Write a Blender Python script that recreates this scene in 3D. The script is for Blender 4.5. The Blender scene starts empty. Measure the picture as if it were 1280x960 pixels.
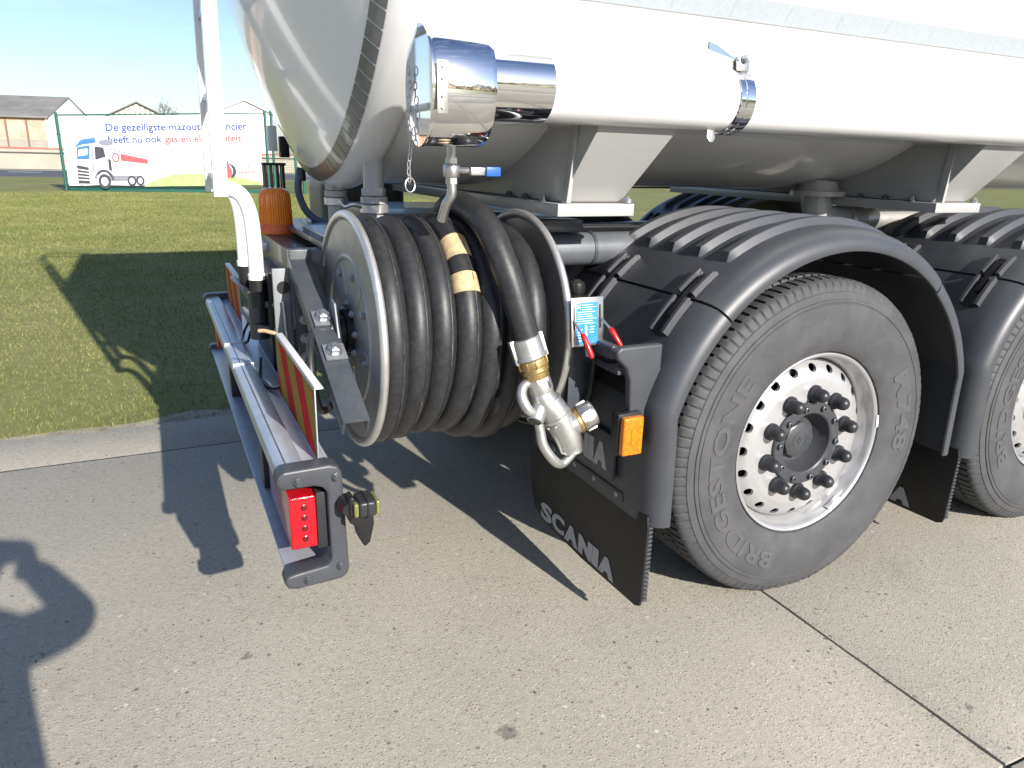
import bpy, bmesh, math, random
import numpy as np
from mathutils import Vector, Matrix, Euler, Quaternion
random.seed(7); np.random.seed(7)
sc = bpy.context.scene
col = sc.collection
R = math.radians
PI = math.pi

# ------------------------------------------------------------------ camera
CAM = Vector((-1.8113, -1.5553, 1.3508))
cr = Vector((0.9029602, -0.42899565, 0.0250122))
cu = Vector((0.103485, 0.27357204, 0.95626837))
cf = Vector((0.41707761, 0.86088389, -0.29141928))
cd = bpy.data.cameras.new('camera'); cam = bpy.data.objects.new('camera', cd); col.objects.link(cam)
m = Matrix.Identity(4)
for i in range(3):
    m[i][0] = cr[i]; m[i][1] = cu[i]; m[i][2] = -cf[i]; m[i][3] = CAM[i]
cam.matrix_world = m
cd.sensor_width = 36; cd.lens = 36*920.6/1280; cd.clip_start = 0.02; cd.clip_end = 3000
sc.camera = cam

# ------------------------------------------------------------------ sky, sun, exposure
SUN = Vector((0.40, -2.10, 1.0)).normalized()          # towards the sun
w = bpy.data.worlds.new('World'); sc.world = w; w.use_nodes = True
nt = w.node_tree; nt.nodes.clear()
out = nt.nodes.new('ShaderNodeOutputWorld'); bg = nt.nodes.new('ShaderNodeBackground')
sky = nt.nodes.new('ShaderNodeTexSky'); sky.sky_type = 'NISHITA'; sky.sun_disc = False
sky.sun_elevation = math.asin(SUN.z); sky.sun_rotation = math.atan2(SUN.x, SUN.y)
sky.air_density = 1.0; sky.dust_density = 0.7; sky.ozone_density = 1.6; sky.altitude = 0
tc = nt.nodes.new('ShaderNodeTexCoord'); mp = nt.nodes.new('ShaderNodeMapping')
mp.inputs['Scale'].default_value = (1.3, 1.3, 9.0); mp.inputs['Rotation'].default_value = (0.06, 0.05, 0.4)
nz = nt.nodes.new('ShaderNodeTexNoise'); nz.inputs['Scale'].default_value = 2.6; nz.inputs['Detail'].default_value = 8; nz.inputs['Roughness'].default_value = 0.6
rp = nt.nodes.new('ShaderNodeValToRGB'); rp.color_ramp.elements[0].position = 0.52; rp.color_ramp.elements[1].position = 0.82
rp.color_ramp.elements[1].color = (0.42, 0.42, 0.42, 1)
mix = nt.nodes.new('ShaderNodeMix'); mix.data_type = 'RGBA'
mix.inputs['B'].default_value = (6.8, 7.9, 9.2, 1)
L = nt.links.new
L(tc.outputs['Generated'], mp.inputs['Vector']); L(mp.outputs['Vector'], nz.inputs['Vector']); L(nz.outputs['Fac'], rp.inputs['Fac'])
tn = nt.nodes.new('ShaderNodeMix'); tn.data_type = 'RGBA'; tn.blend_type = 'MULTIPLY'; tn.inputs['Factor'].default_value = 1; tn.inputs['B'].default_value = (.93, .97, 1.12, 1)
L(sky.outputs['Color'], tn.inputs['A']); L(rp.outputs['Color'], mix.inputs['Factor']); L(tn.outputs['Result'], mix.inputs['A']); L(mix.outputs['Result'], bg.inputs['Color'])
bg.inputs['Strength'].default_value = 0.080
L(bg.outputs['Background'], out.inputs['Surface'])
sd = bpy.data.lights.new('sun', 'SUN'); sun = bpy.data.objects.new('sun', sd); col.objects.link(sun)
sd.energy = 4.6; sd.angle = R(0.53); sd.color = (1.0, 0.945, 0.87)
sun.rotation_mode = 'QUATERNION'; sun.rotation_quaternion = (-SUN).to_track_quat('-Z', 'Y'); sun.location = (5, -12, 12)
sc.view_settings.view_transform = 'Standard'; sc.view_settings.look = 'None'
sc.view_settings.exposure = 0.93; sc.view_settings.gamma = 1; sc.view_settings.use_curve_mapping = False

# ------------------------------------------------------------------ materials
def mat(name, color=(.5, .5, .5), rough=.5, metal=0, spec=.5, coat=0, var=0, vscale=8, vcol=None, bump=0, bscale=60, rvar=0, trans=0, ior=1.45, coatr=.08, bdist=.002, detail=6, space='Object', dust=None, emit=None):
    M = bpy.data.materials.new(name); M.use_nodes = True; t = M.node_tree; b = t.nodes['Principled BSDF']
    b.inputs['Base Color'].default_value = (*color, 1); b.inputs['Roughness'].default_value = rough; b.inputs['Metallic'].default_value = metal
    b.inputs['Specular IOR Level'].default_value = spec; b.inputs['Coat Weight'].default_value = coat; b.inputs['Coat Roughness'].default_value = coatr
    b.inputs['Transmission Weight'].default_value = trans; b.inputs['IOR'].default_value = ior
    if emit: b.inputs['Emission Color'].default_value = (*emit[0], 1); b.inputs['Emission Strength'].default_value = emit[1]
    tcn = t.nodes.new('ShaderNodeTexCoord')
    if space == 'World':
        g = t.nodes.new('ShaderNodeNewGeometry'); co = g.outputs['Position']
    else: co = tcn.outputs['Object']
    cur = None
    if var or rvar or vcol:
        n = t.nodes.new('ShaderNodeTexNoise'); n.inputs['Scale'].default_value = vscale; n.inputs['Detail'].default_value = detail; n.inputs['Roughness'].default_value = .65
        t.links.new(co, n.inputs['Vector'])
        r = t.nodes.new('ShaderNodeMapRange'); r.inputs[1].default_value = .32; r.inputs[2].default_value = .7; t.links.new(n.outputs['Fac'], r.inputs[0])
        mx = t.nodes.new('ShaderNodeMix'); mx.data_type = 'RGBA'
        c2 = vcol if vcol else tuple(max(0, c*(1-var)) for c in color)
        c1 = color if vcol else tuple(min(1, c*(1+var)) for c in color)
        mx.inputs['A'].default_value = (*c1, 1); mx.inputs['B'].default_value = (*c2, 1)
        t.links.new(r.outputs[0], mx.inputs['Factor']); t.links.new(mx.outputs['Result'], b.inputs['Base Color']); cur = mx.outputs['Result']
        if rvar:
            r2 = t.nodes.new('ShaderNodeMapRange'); r2.inputs[3].default_value = max(0, rough-rvar); r2.inputs[4].default_value = min(1, rough+rvar)
            t.links.new(n.outputs['Fac'], r2.inputs[0]); t.links.new(r2.outputs[0], b.inputs['Roughness'])
    if dust:   # settled dirt: (colour, amount, scale)
        n = t.nodes.new('ShaderNodeTexNoise'); n.inputs['Scale'].default_value = dust[2]; n.inputs['Detail'].default_value = 9; n.inputs['Roughness'].default_value = .75
        t.links.new(co, n.inputs['Vector'])
        r = t.nodes.new('ShaderNodeMapRange'); r.inputs[1].default_value = .45; r.inputs[2].default_value = .75; r.inputs[4].default_value = dust[1]; t.links.new(n.outputs['Fac'], r.inputs[0])
        mx = t.nodes.new('ShaderNodeMix'); mx.data_type = 'RGBA'
        if cur: t.links.new(cur, mx.inputs['A'])
        else: mx.inputs['A'].default_value = (*color, 1)
        mx.inputs['B'].default_value = (*dust[0], 1); t.links.new(r.outputs[0], mx.inputs['Factor']); t.links.new(mx.outputs['Result'], b.inputs['Base Color'])
    if bump:
        n = t.nodes.new('ShaderNodeTexNoise'); n.inputs['Scale'].default_value = bscale; n.inputs['Detail'].default_value = 4
        t.links.new(co, n.inputs['Vector'])
        bp = t.nodes.new('ShaderNodeBump'); bp.inputs['Strength'].default_value = bump; bp.inputs['Distance'].default_value = bdist
        t.links.new(n.outputs['Fac'], bp.inputs['Height']); t.links.new(bp.outputs['Normal'], b.inputs['Normal'])
    return M

M = {}
M['white'] = mat('white_paint', (.80, .80, .79), .22, coat=.6, coatr=.04, var=.02, vscale=3, dust=((.55, .52, .46), .18, 2.5))
M['white_flat'] = mat('white_plain', (.78, .78, .77), .45, var=.03)
M['saddle'] = mat('pale_grey_paint', (.36, .36, .352), .32, coat=.3, dust=((.36, .34, .30), .35, 6))
M['plastic'] = mat('charcoal_plastic', (.046, .050, .058), .42, spec=.6, var=.15, vscale=5, bump=.25, bscale=700, bdist=.0006, rvar=.07, dust=((.075, .076, .078), .35, 7))
M['lampcase'] = mat('dark_lamp_housing', (.022, .023, .026), .4, var=.2)
M['steel_dark'] = mat('dark_grey_chassis_paint', (.045, .052, .062), .4, coat=.2, var=.2, vscale=9, dust=((.13, .125, .115), .3, 14))
M['black'] = mat('black_plastic', (.012, .012, .013), .38, var=.2)
M['blackrub'] = mat('black_flap_rubber', (.0075, .0076, .008), .5, var=.25, vscale=12, dust=((.03, .03, .03), .3, 9))
M['tyre'] = mat('tyre_rubber', (.056, .057, .060), .66, spec=.4, var=.15, vscale=7, bump=.3, bscale=250, bdist=.001, dust=((.105, .105, .106), .65, 6))
M['tyreletter'] = mat('worn_tyre_lettering', (.074, .0745, .076), .8, spec=.3, dust=((.115, .114, .112), .5, 30))
M['hose'] = mat('black_hose_rubber', (.017, .0175, .019), .46, spec=.5, var=.3, vscale=16, rvar=.1, bump=.35, bscale=140, bdist=.001, dust=((.060, .059, .057), .5, 70))
M['hosestripe'] = mat('scuffed_hose_ridge', (.02, .02, .021), .55, dust=((.15, .145, .135), .75, 16))
M['kraft'] = mat('tan_paper_tape', (.50, .37, .21), .7, var=.25, vscale=35, dust=((.1, .085, .06), .5, 60))
M['stainless'] = mat('brushed_steel', (.52, .51, .49), .34, metal=.95, var=.12, vscale=12, rvar=.1, dust=((.20, .17, .13), .35, 8))
M['steel_edge'] = mat('worn_steel_edge', (.62, .61, .59), .38, metal=.8, var=.1, vscale=25, bump=.3, bscale=90)
M['pipegrey'] = mat('grey_pipe_paint', (.12, .13, .145), .38, metal=.2, var=.15, dust=((.2, .19, .17), .3, 15))
M['hubgrey'] = mat('charcoal_hub_paint', (.045, .048, .053), .34, var=.15, dust=((.10, .095, .09), .3, 18))
M['galv'] = mat('dull_galvanised_sheet', (.40, .39, .37), .45, metal=.6, var=.12, vscale=9, rvar=.1, dust=((.24, .21, .17), .4, 7))
M['foot'] = mat('shade_darkened_bracket_grey', (.17, .18, .19), .45, metal=.2, dust=((.3, .29, .27), .3, 20))  # bracket grey darkened: shade on the foot plates is put into the colour
M['bolt'] = mat('zinc_bolt', (.36, .38, .40), .42, metal=.85, var=.15, vscale=60)
M['chrome'] = mat('polished_stainless', (.80, .80, .80), .035, metal=1, rvar=.03, vscale=14)
M['alu'] = mat('anodised_aluminium', (.50, .53, .57), .38, metal=.55, var=.08, vscale=5, dust=((.30, .29, .27), .35, 9))
M['cast'] = mat('cast_aluminium', (.47, .47, .455), .40, metal=.8, var=.12, vscale=30, bump=.35, bscale=160, bdist=.0015, dust=((.30, .285, .26), .45, 22))
M['brass'] = mat('dull_brass', (.42, .30, .12), .38, metal=.8, var=.25, vscale=40, bump=.3, bscale=120)
M['rim'] = mat('silver_wheel_paint', (.45, .45, .455), .34, metal=.5, coat=.25, var=.05, dust=((.40, .38, .34), .35, 9))
M['red'] = mat('red_lens', (.40, .004, .010), .14, coat=.7, var=.25, vscale=60, bump=.5, bscale=260, bdist=.0012)
M['reddark'] = mat('dark_red_diode', (.10, .003, .005), .3, coat=.5)
M['redsolid'] = mat('red_grip', (.42, .008, .012), .35, coat=.2)
M['amber'] = mat('amber_lens', (.60, .165, .004), .16, coat=.6, var=.35, vscale=110, bump=.6, bscale=330, bdist=.0014)
M['beacon'] = mat('amber_beacon_lens', (.88, .23, .008), .2, coat=.4, trans=.08)
M['beaconbase'] = mat('orange_beacon_base', (.66, .14, .035), .45, var=.1)
M['yellowlens'] = mat('pale_yellow_lens', (.30, .31, .085), .12, coat=.6, trans=.45)
M['retro'] = mat('retroreflective_grey', (.145, .15, .145), .3, coat=.5, var=.2, vscale=18)
M['tape'] = mat('reflective_white_tape', (.40, .44, .47), .4, bump=.4, bscale=180, var=.06, vscale=70)
M['stripe_red'] = mat('warning_red', (.50, .012, .014), .75, spec=.15, var=.1)
M['stripe_yel'] = mat('warning_ochre', (.34, .21, .035), .75, spec=.15, var=.1)
M['scania'] = mat('silver_grey_print', (.34, .34, .345), .45, var=.08, vscale=30)
M['blue'] = mat('blue_label', (.015, .20, .55), .35, coat=.3, var=.12, vscale=30, dust=((.30, .45, .60), .35, 60))
M['bluegrip'] = mat('blue_valve_grip', (.02, .10, .42), .4)
M['bluehose'] = mat('blue_grey_hose', (.10, .15, .23), .45, var=.1)
M['maroon'] = mat('maroon_paint', (.07, .012, .02), .4)
M['sealant'] = mat('dark_joint_sealant', (.045, .044, .042), .7, var=.3, vscale=20, space='World')
M['soil'] = mat('sandy_verge_soil', (.30, .265, .205), .9, var=.3, vscale=9, space='World', bump=.6, bscale=90, bdist=.01)
M['joint'] = mat('joint_sealant', (.075, .072, .066), .8, var=.3, vscale=30)
M['green_steel'] = mat('green_fence_paint', (.012, .10, .075), .45, var=.15)
M['banner'] = mat('white_banner_vinyl', (.80, .81, .83), .45)
M['p_blue'] = mat('print_blue', (.03, .06, .26), .5)
M['p_red'] = mat('print_red', (.62, .085, .10), .5)
M['p_grey'] = mat('print_grey', (.20, .21, .24), .5)
M['p_dark'] = mat('print_dark', (.045, .05, .06), .5)
M['p_sky'] = mat('print_sky_blue', (.05, .16, .34), .5)
M['p_green'] = mat('print_field_green', (.33, .43, .17), .5, var=.3, vscale=3)
M['p_pale'] = mat('print_pale_grey', (.55, .57, .60), .5)
M['roof'] = mat('grey_roof_sheet', (.19, .185, .175), .8, var=.25, vscale=.7, space='World')
M['plaster'] = mat('white_gable_plaster', (.74, .73, .70), .8, var=.08, vscale=.6, space='World')
M['pier'] = mat('brown_pier', (.20, .13, .10), .8)
M['canal'] = mat('tan_concrete_wall', (.33, .30, .25), .85, var=.15, vscale=.5, space='World')
M['redcap'] = mat('red_coping', (.33, .10, .08), .7, var=.2, vscale=.6, space='World')
M['asphalt'] = mat('asphalt', (.085, .088, .098), .8, var=.12, vscale=4, space='World')
M['roadpaint'] = mat('road_marking', (.68, .68, .66), .6)
M['bark'] = mat('bare_bark', (.17, .15, .13), .9)
M['jacket'] = mat('navy_jacket_cloth', (.03, .035, .06), .85, var=.2, vscale=20, bump=.3, bscale=60)
M['trousers'] = mat('dark_trousers', (.02, .022, .026), .85)
M['skin'] = mat('skin', (.55, .34, .25), .5)
M['hair'] = mat('brown_hair', (.04, .025, .015), .6)
M['camera'] = mat('black_camera_body', (.015, .015, .016), .35)

def brick_mat():
    Mm = bpy.data.materials.new('weathered_brick'); Mm.use_nodes = True; t = Mm.node_tree; b = t.nodes['Principled BSDF']
    g = t.nodes.new('ShaderNodeNewGeometry'); sp = t.nodes.new('ShaderNodeSeparateXYZ'); cb = t.nodes.new('ShaderNodeCombineXYZ')
    t.links.new(g.outputs['Position'], sp.inputs[0]); t.links.new(sp.outputs['X'], cb.inputs[0]); t.links.new(sp.outputs['Z'], cb.inputs[1])
    br = t.nodes.new('ShaderNodeTexBrick'); br.inputs['Scale'].default_value = 4; br.inputs['Color1'].default_value = (.46, .25, .17, 1); br.inputs['Color2'].default_value = (.52, .33, .23, 1); br.inputs['Mortar'].default_value = (.50, .42, .34, 1)
    t.links.new(cb.outputs[0], br.inputs['Vector'])
    n = t.nodes.new('ShaderNodeTexNoise'); n.inputs['Scale'].default_value = 1.1; n.inputs['Detail'].default_value = 6; t.links.new(g.outputs['Position'], n.inputs['Vector'])
    mx = t.nodes.new('ShaderNodeMix'); mx.data_type = 'RGBA'; mx.inputs['B'].default_value = (.56, .47, .38, 1)
    r = t.nodes.new('ShaderNodeMapRange'); r.inputs[1].default_value = .4; r.inputs[2].default_value = .75; r.inputs[4].default_value = .8
    t.links.new(n.outputs['Fac'], r.inputs[0]); t.links.new(r.outputs[0], mx.inputs['Factor']); t.links.new(br.outputs['Color'], mx.inputs['A']); t.links.new(mx.outputs['Result'], b.inputs['Base Color'])
    b.inputs['Roughness'].default_value = .85; return Mm
M['brick'] = brick_mat()

def concrete_mat():
    Mm = bpy.data.materials.new('exposed_aggregate_concrete'); Mm.use_nodes = True; t = Mm.node_tree; b = t.nodes['Principled BSDF']; lk = t.links.new
    pos = t.nodes.new('ShaderNodeNewGeometry').outputs['Position']
    def noise(s, d=5, r=.6):
        n = t.nodes.new('ShaderNodeTexNoise'); n.inputs['Scale'].default_value = s; n.inputs['Detail'].default_value = d; n.inputs['Roughness'].default_value = r; lk(pos, n.inputs['Vector']); return n.outputs['Fac']
    def rng(i, a, bb, c, d_):
        r = t.nodes.new('ShaderNodeMapRange'); r.inputs[1].default_value = a; r.inputs[2].default_value = bb; r.inputs[3].default_value = c; r.inputs[4].default_value = d_; lk(i, r.inputs[0]); return r.outputs[0]
    def mixc(f, A, B, mode='MIX'):
        x = t.nodes.new('ShaderNodeMix'); x.data_type = 'RGBA'; x.blend_type = mode
        for k, v in (('Factor', f), ('A', A), ('B', B)):
            if isinstance(v, (tuple, float, int)): x.inputs[k].default_value = v if not isinstance(v, tuple) else (*v, 1)
            else: lk(v, x.inputs[k])
        return x.outputs['Result']
    c = mixc(rng(noise(.7, 6), .35, .68, 0, 1), (.285, .265, .220), (.355, .330, .278))
    c = mixc(rng(noise(3.2, 7, .7), .55, .75, 0, .45), c, (.220, .205, .172))
    c = mixc(rng(noise(55, 4, .7), .3, .7, 0, 1), c, mixc(1.0, c, (1.34, 1.33, 1.29), 'MULTIPLY'))
    c = mixc(rng(noise(190, 3, .8), .50, .68, 0, .62), c, (.155, .145, .13))
    def stones(scale, lo, hi, cols, th, amt):
        v = t.nodes.new('ShaderNodeTexVoronoi'); v.inputs['Scale'].default_value = scale; lk(pos, v.inputs['Vector'])
        s = t.nodes.new('ShaderNodeSeparateColor'); lk(v.outputs['Color'], s.inputs[0])
        shp = rng(v.outputs['Distance'], lo, hi, 1, 0)
        sel = rng(s.outputs[0], th, th+.02, 0, 1)
        mul = t.nodes.new('ShaderNodeMath'); mul.operation = 'MULTIPLY'; lk(shp, mul.inputs[0]); lk(sel, mul.inputs[1])
        m2 = t.nodes.new('ShaderNodeMath'); m2.operation = 'MULTIPLY'; lk(mul.outputs[0], m2.inputs[0]); m2.inputs[1].default_value = amt
        rp_ = t.nodes.new('ShaderNodeValToRGB'); rp_.color_ramp.interpolation = 'CONSTANT'
        while len(rp_.color_ramp.elements) < len(cols): rp_.color_ramp.elements.new(.5)
        for i, cc in enumerate(cols):
            rp_.color_ramp.elements[i].position = i/len(cols); rp_.color_ramp.elements[i].color = (*cc, 1)
        lk(s.outputs[1], rp_.inputs['Fac']); return m2.outputs[0], rp_.outputs['Color']
    f, cc = stones(120, .26, .40, [(.17, .155, .14), (.25, .20, .15), (.52, .50, .46), (.12, .115, .11), (.45, .41, .35)], .66, .55); c = mixc(f, c, cc)
    f2, cc2 = stones(42, .20, .28, [(.10, .10, .10), (.26, .17, .10), (.55, .53, .50), (.07, .07, .07)], .90, .7); c = mixc(f2, c, cc2)
    # two old oil drips
    for (px, py, rr) in ((-1.151, -.222, .030), (-.004, -.632, .013), (-1.70, .337, .018)):
        d = t.nodes.new('ShaderNodeVectorMath'); d.operation = 'DISTANCE'; lk(pos, d.inputs[0]); d.inputs[1].default_value = (px, py, 0)
        a = t.nodes.new('ShaderNodeMath'); a.operation = 'ADD'; lk(d.outputs['Value'], a.inputs[0]); lk(rng(noise(45, 3), .3, .7, -.012, .012), a.inputs[1])
        c = mixc(rng(a.outputs[0], rr*.6, rr, .6, 0), c, (.09, .085, .08))
    lk(c, b.inputs['Base Color']); b.inputs['Roughness'].default_value = .85; b.inputs['Specular IOR Level'].default_value = .3
    bp = t.nodes.new('ShaderNodeBump'); bp.inputs['Strength'].default_value = .55; bp.inputs['Distance'].default_value = .004
    ad = t.nodes.new('ShaderNodeMath'); ad.operation = 'ADD'; lk(noise(120, 5, .75), ad.inputs[0]); lk(f, ad.inputs[1]); lk(ad.outputs[0], bp.inputs['Height']); lk(bp.outputs['Normal'], b.inputs['Normal'])
    return Mm
M['concrete'] = concrete_mat()

def grass_mat(name, blades):
    Mm = bpy.data.materials.new(name); Mm.use_nodes = True; t = Mm.node_tree; b = t.nodes['Principled BSDF']; lk = t.links.new
    g = t.nodes.new('ShaderNodeNewGeometry')
    def noise(s, d=5):
        n = t.nodes.new('ShaderNodeTexNoise'); n.inputs['Scale'].default_value = s; n.inputs['Detail'].default_value = d; n.inputs['Roughness'].default_value = .65; lk(g.outputs['Position'], n.inputs['Vector']); return n.outputs['Fac']
    rp_ = t.nodes.new('ShaderNodeValToRGB'); e = rp_.color_ramp.elements
    if blades:
        e[0].color = (.085, .115, .030, 1); e[1].color = (.46, .40, .22, 1); e[0].position = .18; e[1].position = .9
        x = e.new(.45); x.color = (.150, .175, .048, 1); x = e.new(.68); x.color = (.26, .255, .092, 1)
    else:
        e[0].color = (.105, .122, .036, 1); e[1].color = (.30, .262, .135, 1); e[0].position = .3; e[1].position = .75
        x = e.new(.5); x.color = (.18, .185, .060, 1)
    a = t.nodes.new('ShaderNodeMath'); a.operation = 'MULTIPLY_ADD'; lk(noise(.6, 7), a.inputs[0]); a.inputs[1].default_value = .9
    if blades:
        lk(g.outputs['Random Per Island'], a.inputs[2]); a2 = t.nodes.new('ShaderNodeMath'); a2.operation = 'MULTIPLY'; lk(a.outputs[0], a2.inputs[0]); a2.inputs[1].default_value = .52; lk(a2.outputs[0], rp_.inputs['Fac'])
        b.inputs['Transmission Weight'].default_value = 0
    else:
        n2 = noise(14, 8); m3 = t.nodes.new('ShaderNodeMath'); m3.operation = 'MULTIPLY'; lk(n2, m3.inputs[0]); m3.inputs[1].default_value = .9; lk(m3.outputs[0], a.inputs[2])
        a2 = t.nodes.new('ShaderNodeMath'); a2.operation = 'MULTIPLY'; lk(a.outputs[0], a2.inputs[0]); a2.inputs[1].default_value = .56; lk(a2.outputs[0], rp_.inputs['Fac'])
    lk(rp_.outputs['Color'], b.inputs['Base Color']); b.inputs['Roughness'].default_value = .75; b.inputs['Specular IOR Level'].default_value = .2
    return Mm
M['grass'] = grass_mat('winter_lawn_blades', True); M['lawn'] = grass_mat('winter_lawn_soil', False)

# ------------------------------------------------------------------ builders
WM = {}
def add(name, data, parent=None, T=None, label=None, cat=None, group=None, kind=None):
    o = bpy.data.objects.new(name, data); col.objects.link(o)
    T = T.copy() if T is not None else Matrix.Identity(4)
    if parent is not None:
        o.parent = parent; o.matrix_parent_inverse = WM[parent.name].inverted()
    o.matrix_basis = T; WM[o.name] = T
    if label: o['label'] = label
    if cat: o['category'] = cat
    if group: o['group'] = group
    if kind: o['kind'] = kind
    return o
def empty(name, parent=None, T=None, **k):
    o = add(name, None, parent, T, **k); o.empty_display_size = .1; return o
def copy_tree(o, T, parent=None):
    c = o.copy(); col.objects.link(c); W0 = T @ WM[o.name]; WM[c.name] = W0
    c.parent = parent; c.matrix_parent_inverse = WM[parent.name].inverted() if parent is not None else Matrix.Identity(4)
    c.matrix_basis = W0
    for ch in list(o.children): copy_tree(ch, T, c)
    return c
def Tr(x, y, z): return Matrix.Translation((x, y, z))
def Rot(axis, deg): return Matrix.Rotation(R(deg), 4, axis)
def frame(o, x, y, z):
    m_ = Matrix.Identity(4)
    for i in range(3): m_[i][0] = x[i]; m_[i][1] = y[i]; m_[i][2] = z[i]; m_[i][3] = o[i]
    return m_
def along(p, d):                                     # local Z along d, origin p
    d = Vector(d).normalized(); return Matrix.Translation(p) @ d.to_track_quat('Z', 'Y').to_matrix().to_4x4()

class MB:
    def __init__(s): s.v = []; s.f = []; s.mi = []; s.cur = 0
    def _add(s, vs, fs, T=None):
        n = len(s.v)
        for p in vs: s.v.append(tuple(T @ Vector(p)) if T is not None else tuple(p))
        for f in fs: s.f.append([n+i for i in f]); s.mi.append(s.cur)
    def box(s, c, d, T=None):
        x, y, z = (q/2 for q in d)
        vs = [(c[0]+a*x, c[1]+b*y, c[2]+e*z) for a in (-1, 1) for b in (-1, 1) for e in (-1, 1)]
        s._add(vs, [(0, 1, 3, 2), (4, 6, 7, 5), (0, 4, 5, 1), (2, 3, 7, 6), (0, 2, 6, 4), (1, 5, 7, 3)], T); return s
    def bb(s, x0, x1, y0, y1, z0, z1, T=None): return s.box(((x0+x1)/2, (y0+y1)/2, (z0+z1)/2), (x1-x0, y1-y0, z1-z0), T)
    def prism(s, poly, z0, z1, T=None):
        n = len(poly); vs = [(a, b, z0) for a, b in poly]+[(a, b, z1) for a, b in poly]
        fs = [tuple(range(n))[::-1], tuple(range(n, 2*n))]+[(i, (i+1) % n, n+(i+1) % n, n+i) for i in range(n)]
        s._add(vs, fs, T); return s
    def lathe(s, prof, seg=32, T=None, cap=True):       # prof (r, h); axis local Z
        vs = []; fs = []; k = len(prof)
        for i in range(seg):
            a = 2*PI*i/seg; ca, sa = math.cos(a), math.sin(a)
            for r, h in prof: vs.append((r*ca, r*sa, h))
        for i in range(seg):
            j = (i+1) % seg
            for q in range(k-1): fs.append((i*k+q, j*k+q, j*k+q+1, i*k+q+1))
        if cap:
            if prof[0][0] > 1e-6: fs.append(tuple(i*k for i in range(seg))[::-1])
            if prof[-1][0] > 1e-6: fs.append(tuple(i*k+k-1 for i in range(seg)))
        s._add(vs, fs, T); return s
    def tube(s, pts, r, seg=12, cap=True, closed=False, T=None):
        pts = [Vector(p) for p in pts]; n = len(pts); rs = r if isinstance(r, (list, tuple)) else [r]*n
        tg = []
        for i in range(n):
            if closed: d = pts[(i+1) % n]-pts[i-1]
            else: d = pts[min(i+1, n-1)]-pts[max(i-1, 0)]
            tg.append(d.normalized())
        up = Vector((0, 0, 1)) if abs(tg[0].z) < .9 else Vector((0, 1, 0))
        u = (up-tg[0]*up.dot(tg[0])).normalized(); vs = []; fs = []
        for i in range(n):
            if i:
                q = tg[i-1].rotation_difference(tg[i]); u = (q @ u); u = (u-tg[i]*u.dot(tg[i])).normalized()
            v = tg[i].cross(u)
            for k in range(seg):
                a = 2*PI*k/seg; vs.append(pts[i]+(u*math.cos(a)+v*math.sin(a))*rs[i])
        for i in range(n if closed else n-1):
            j = (i+1) % n
            for k in range(seg): fs.append((i*seg+k, i*seg+(k+1) % seg, j*seg+(k+1) % seg, j*seg+k))
        if cap and not closed: fs.append(tuple(range(seg))[::-1]); fs.append(tuple((n-1)*seg+k for k in range(seg)))
        s._add(vs, fs, T); return s
    def grid(s, rows, closed_v=False):                  # rows of points
        k = len(rows[0]); vs = [p for r in rows for p in r]; fs = []
        for i in range(len(rows)-1):
            for j in range(k if closed_v else k-1): fs.append((i*k+j, i*k+(j+1) % k, (i+1)*k+(j+1) % k, (i+1)*k+j))
        s._add(vs, fs); return s
    def mesh(s, name, mats, bevel=0, seg=2, sharp=38, smooth=True):
        me = bpy.data.meshes.new(name); me.from_pydata([tuple(p) for p in s.v], [], s.f)
        ms = mats if isinstance(mats, (list, tuple)) else [mats]
        for x in ms: me.materials.append(M[x] if isinstance(x, str) else x)
        me.polygons.foreach_set('material_index', s.mi)
        bm = bmesh.new(); bm.from_mesh(me); bmesh.ops.recalc_face_normals(bm, faces=bm.faces)
        if bevel:
            es = [e for e in bm.edges if len(e.link_faces) == 2 and e.calc_face_angle(0) > R(28)]
            bmesh.ops.bevel(bm, geom=es, offset=bevel, segments=seg, affect='EDGES', profile=.6, clamp_overlap=True)
        bm.to_mesh(me); bm.free()
        if smooth: me.shade_smooth(); me.set_sharp_from_angle(angle=R(sharp))
        return me
    def build(s, name, mats, parent=None, T=None, bevel=0, seg=2, sharp=38, smooth=True, **k):
        return add(name, s.mesh(name, mats, bevel, seg, sharp, smooth), parent, T, **k)

def arc_pts(p0, p1, p2, n=8):                           # quadratic curve
    p0, p1, p2 = Vector(p0), Vector(p1), Vector(p2)
    return [p0*(1-t)**2+p1*2*t*(1-t)+p2*t*t for t in [i/n for i in range(n+1)]]
def spline(P, n=8):
    P = [Vector(p) for p in P]; o = []
    for i in range(len(P)-1):
        a, b, c, d = P[max(i-1, 0)], P[i], P[i+1], P[min(i+2, len(P)-1)]
        for k in range(n):
            t = k/n; o.append(.5*((2*b)+(c-a)*t+(2*a-5*b+4*c-d)*t*t+(3*b-a-3*c+d)*t**3))
    return o+[P[-1]]
def text_data(body, size=1, offset=0, extrude=0, res=3, spacing=1):
    c = bpy.data.curves.new('lettering', 'FONT'); c.body = body; c.size = size; c.offset = offset; c.extrude = extrude; c.resolution_u = res; c.space_character = spacing
    c.align_x = 'LEFT'
    o = bpy.data.objects.new('lettering_tmp', c); col.objects.link(o); bpy.context.view_layer.update()
    dg = bpy.context.evaluated_depsgraph_get(); me = bpy.data.meshes.new_from_object(o.evaluated_get(dg))
    bpy.data.objects.remove(o); bpy.data.curves.remove(c)
    return me
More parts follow.
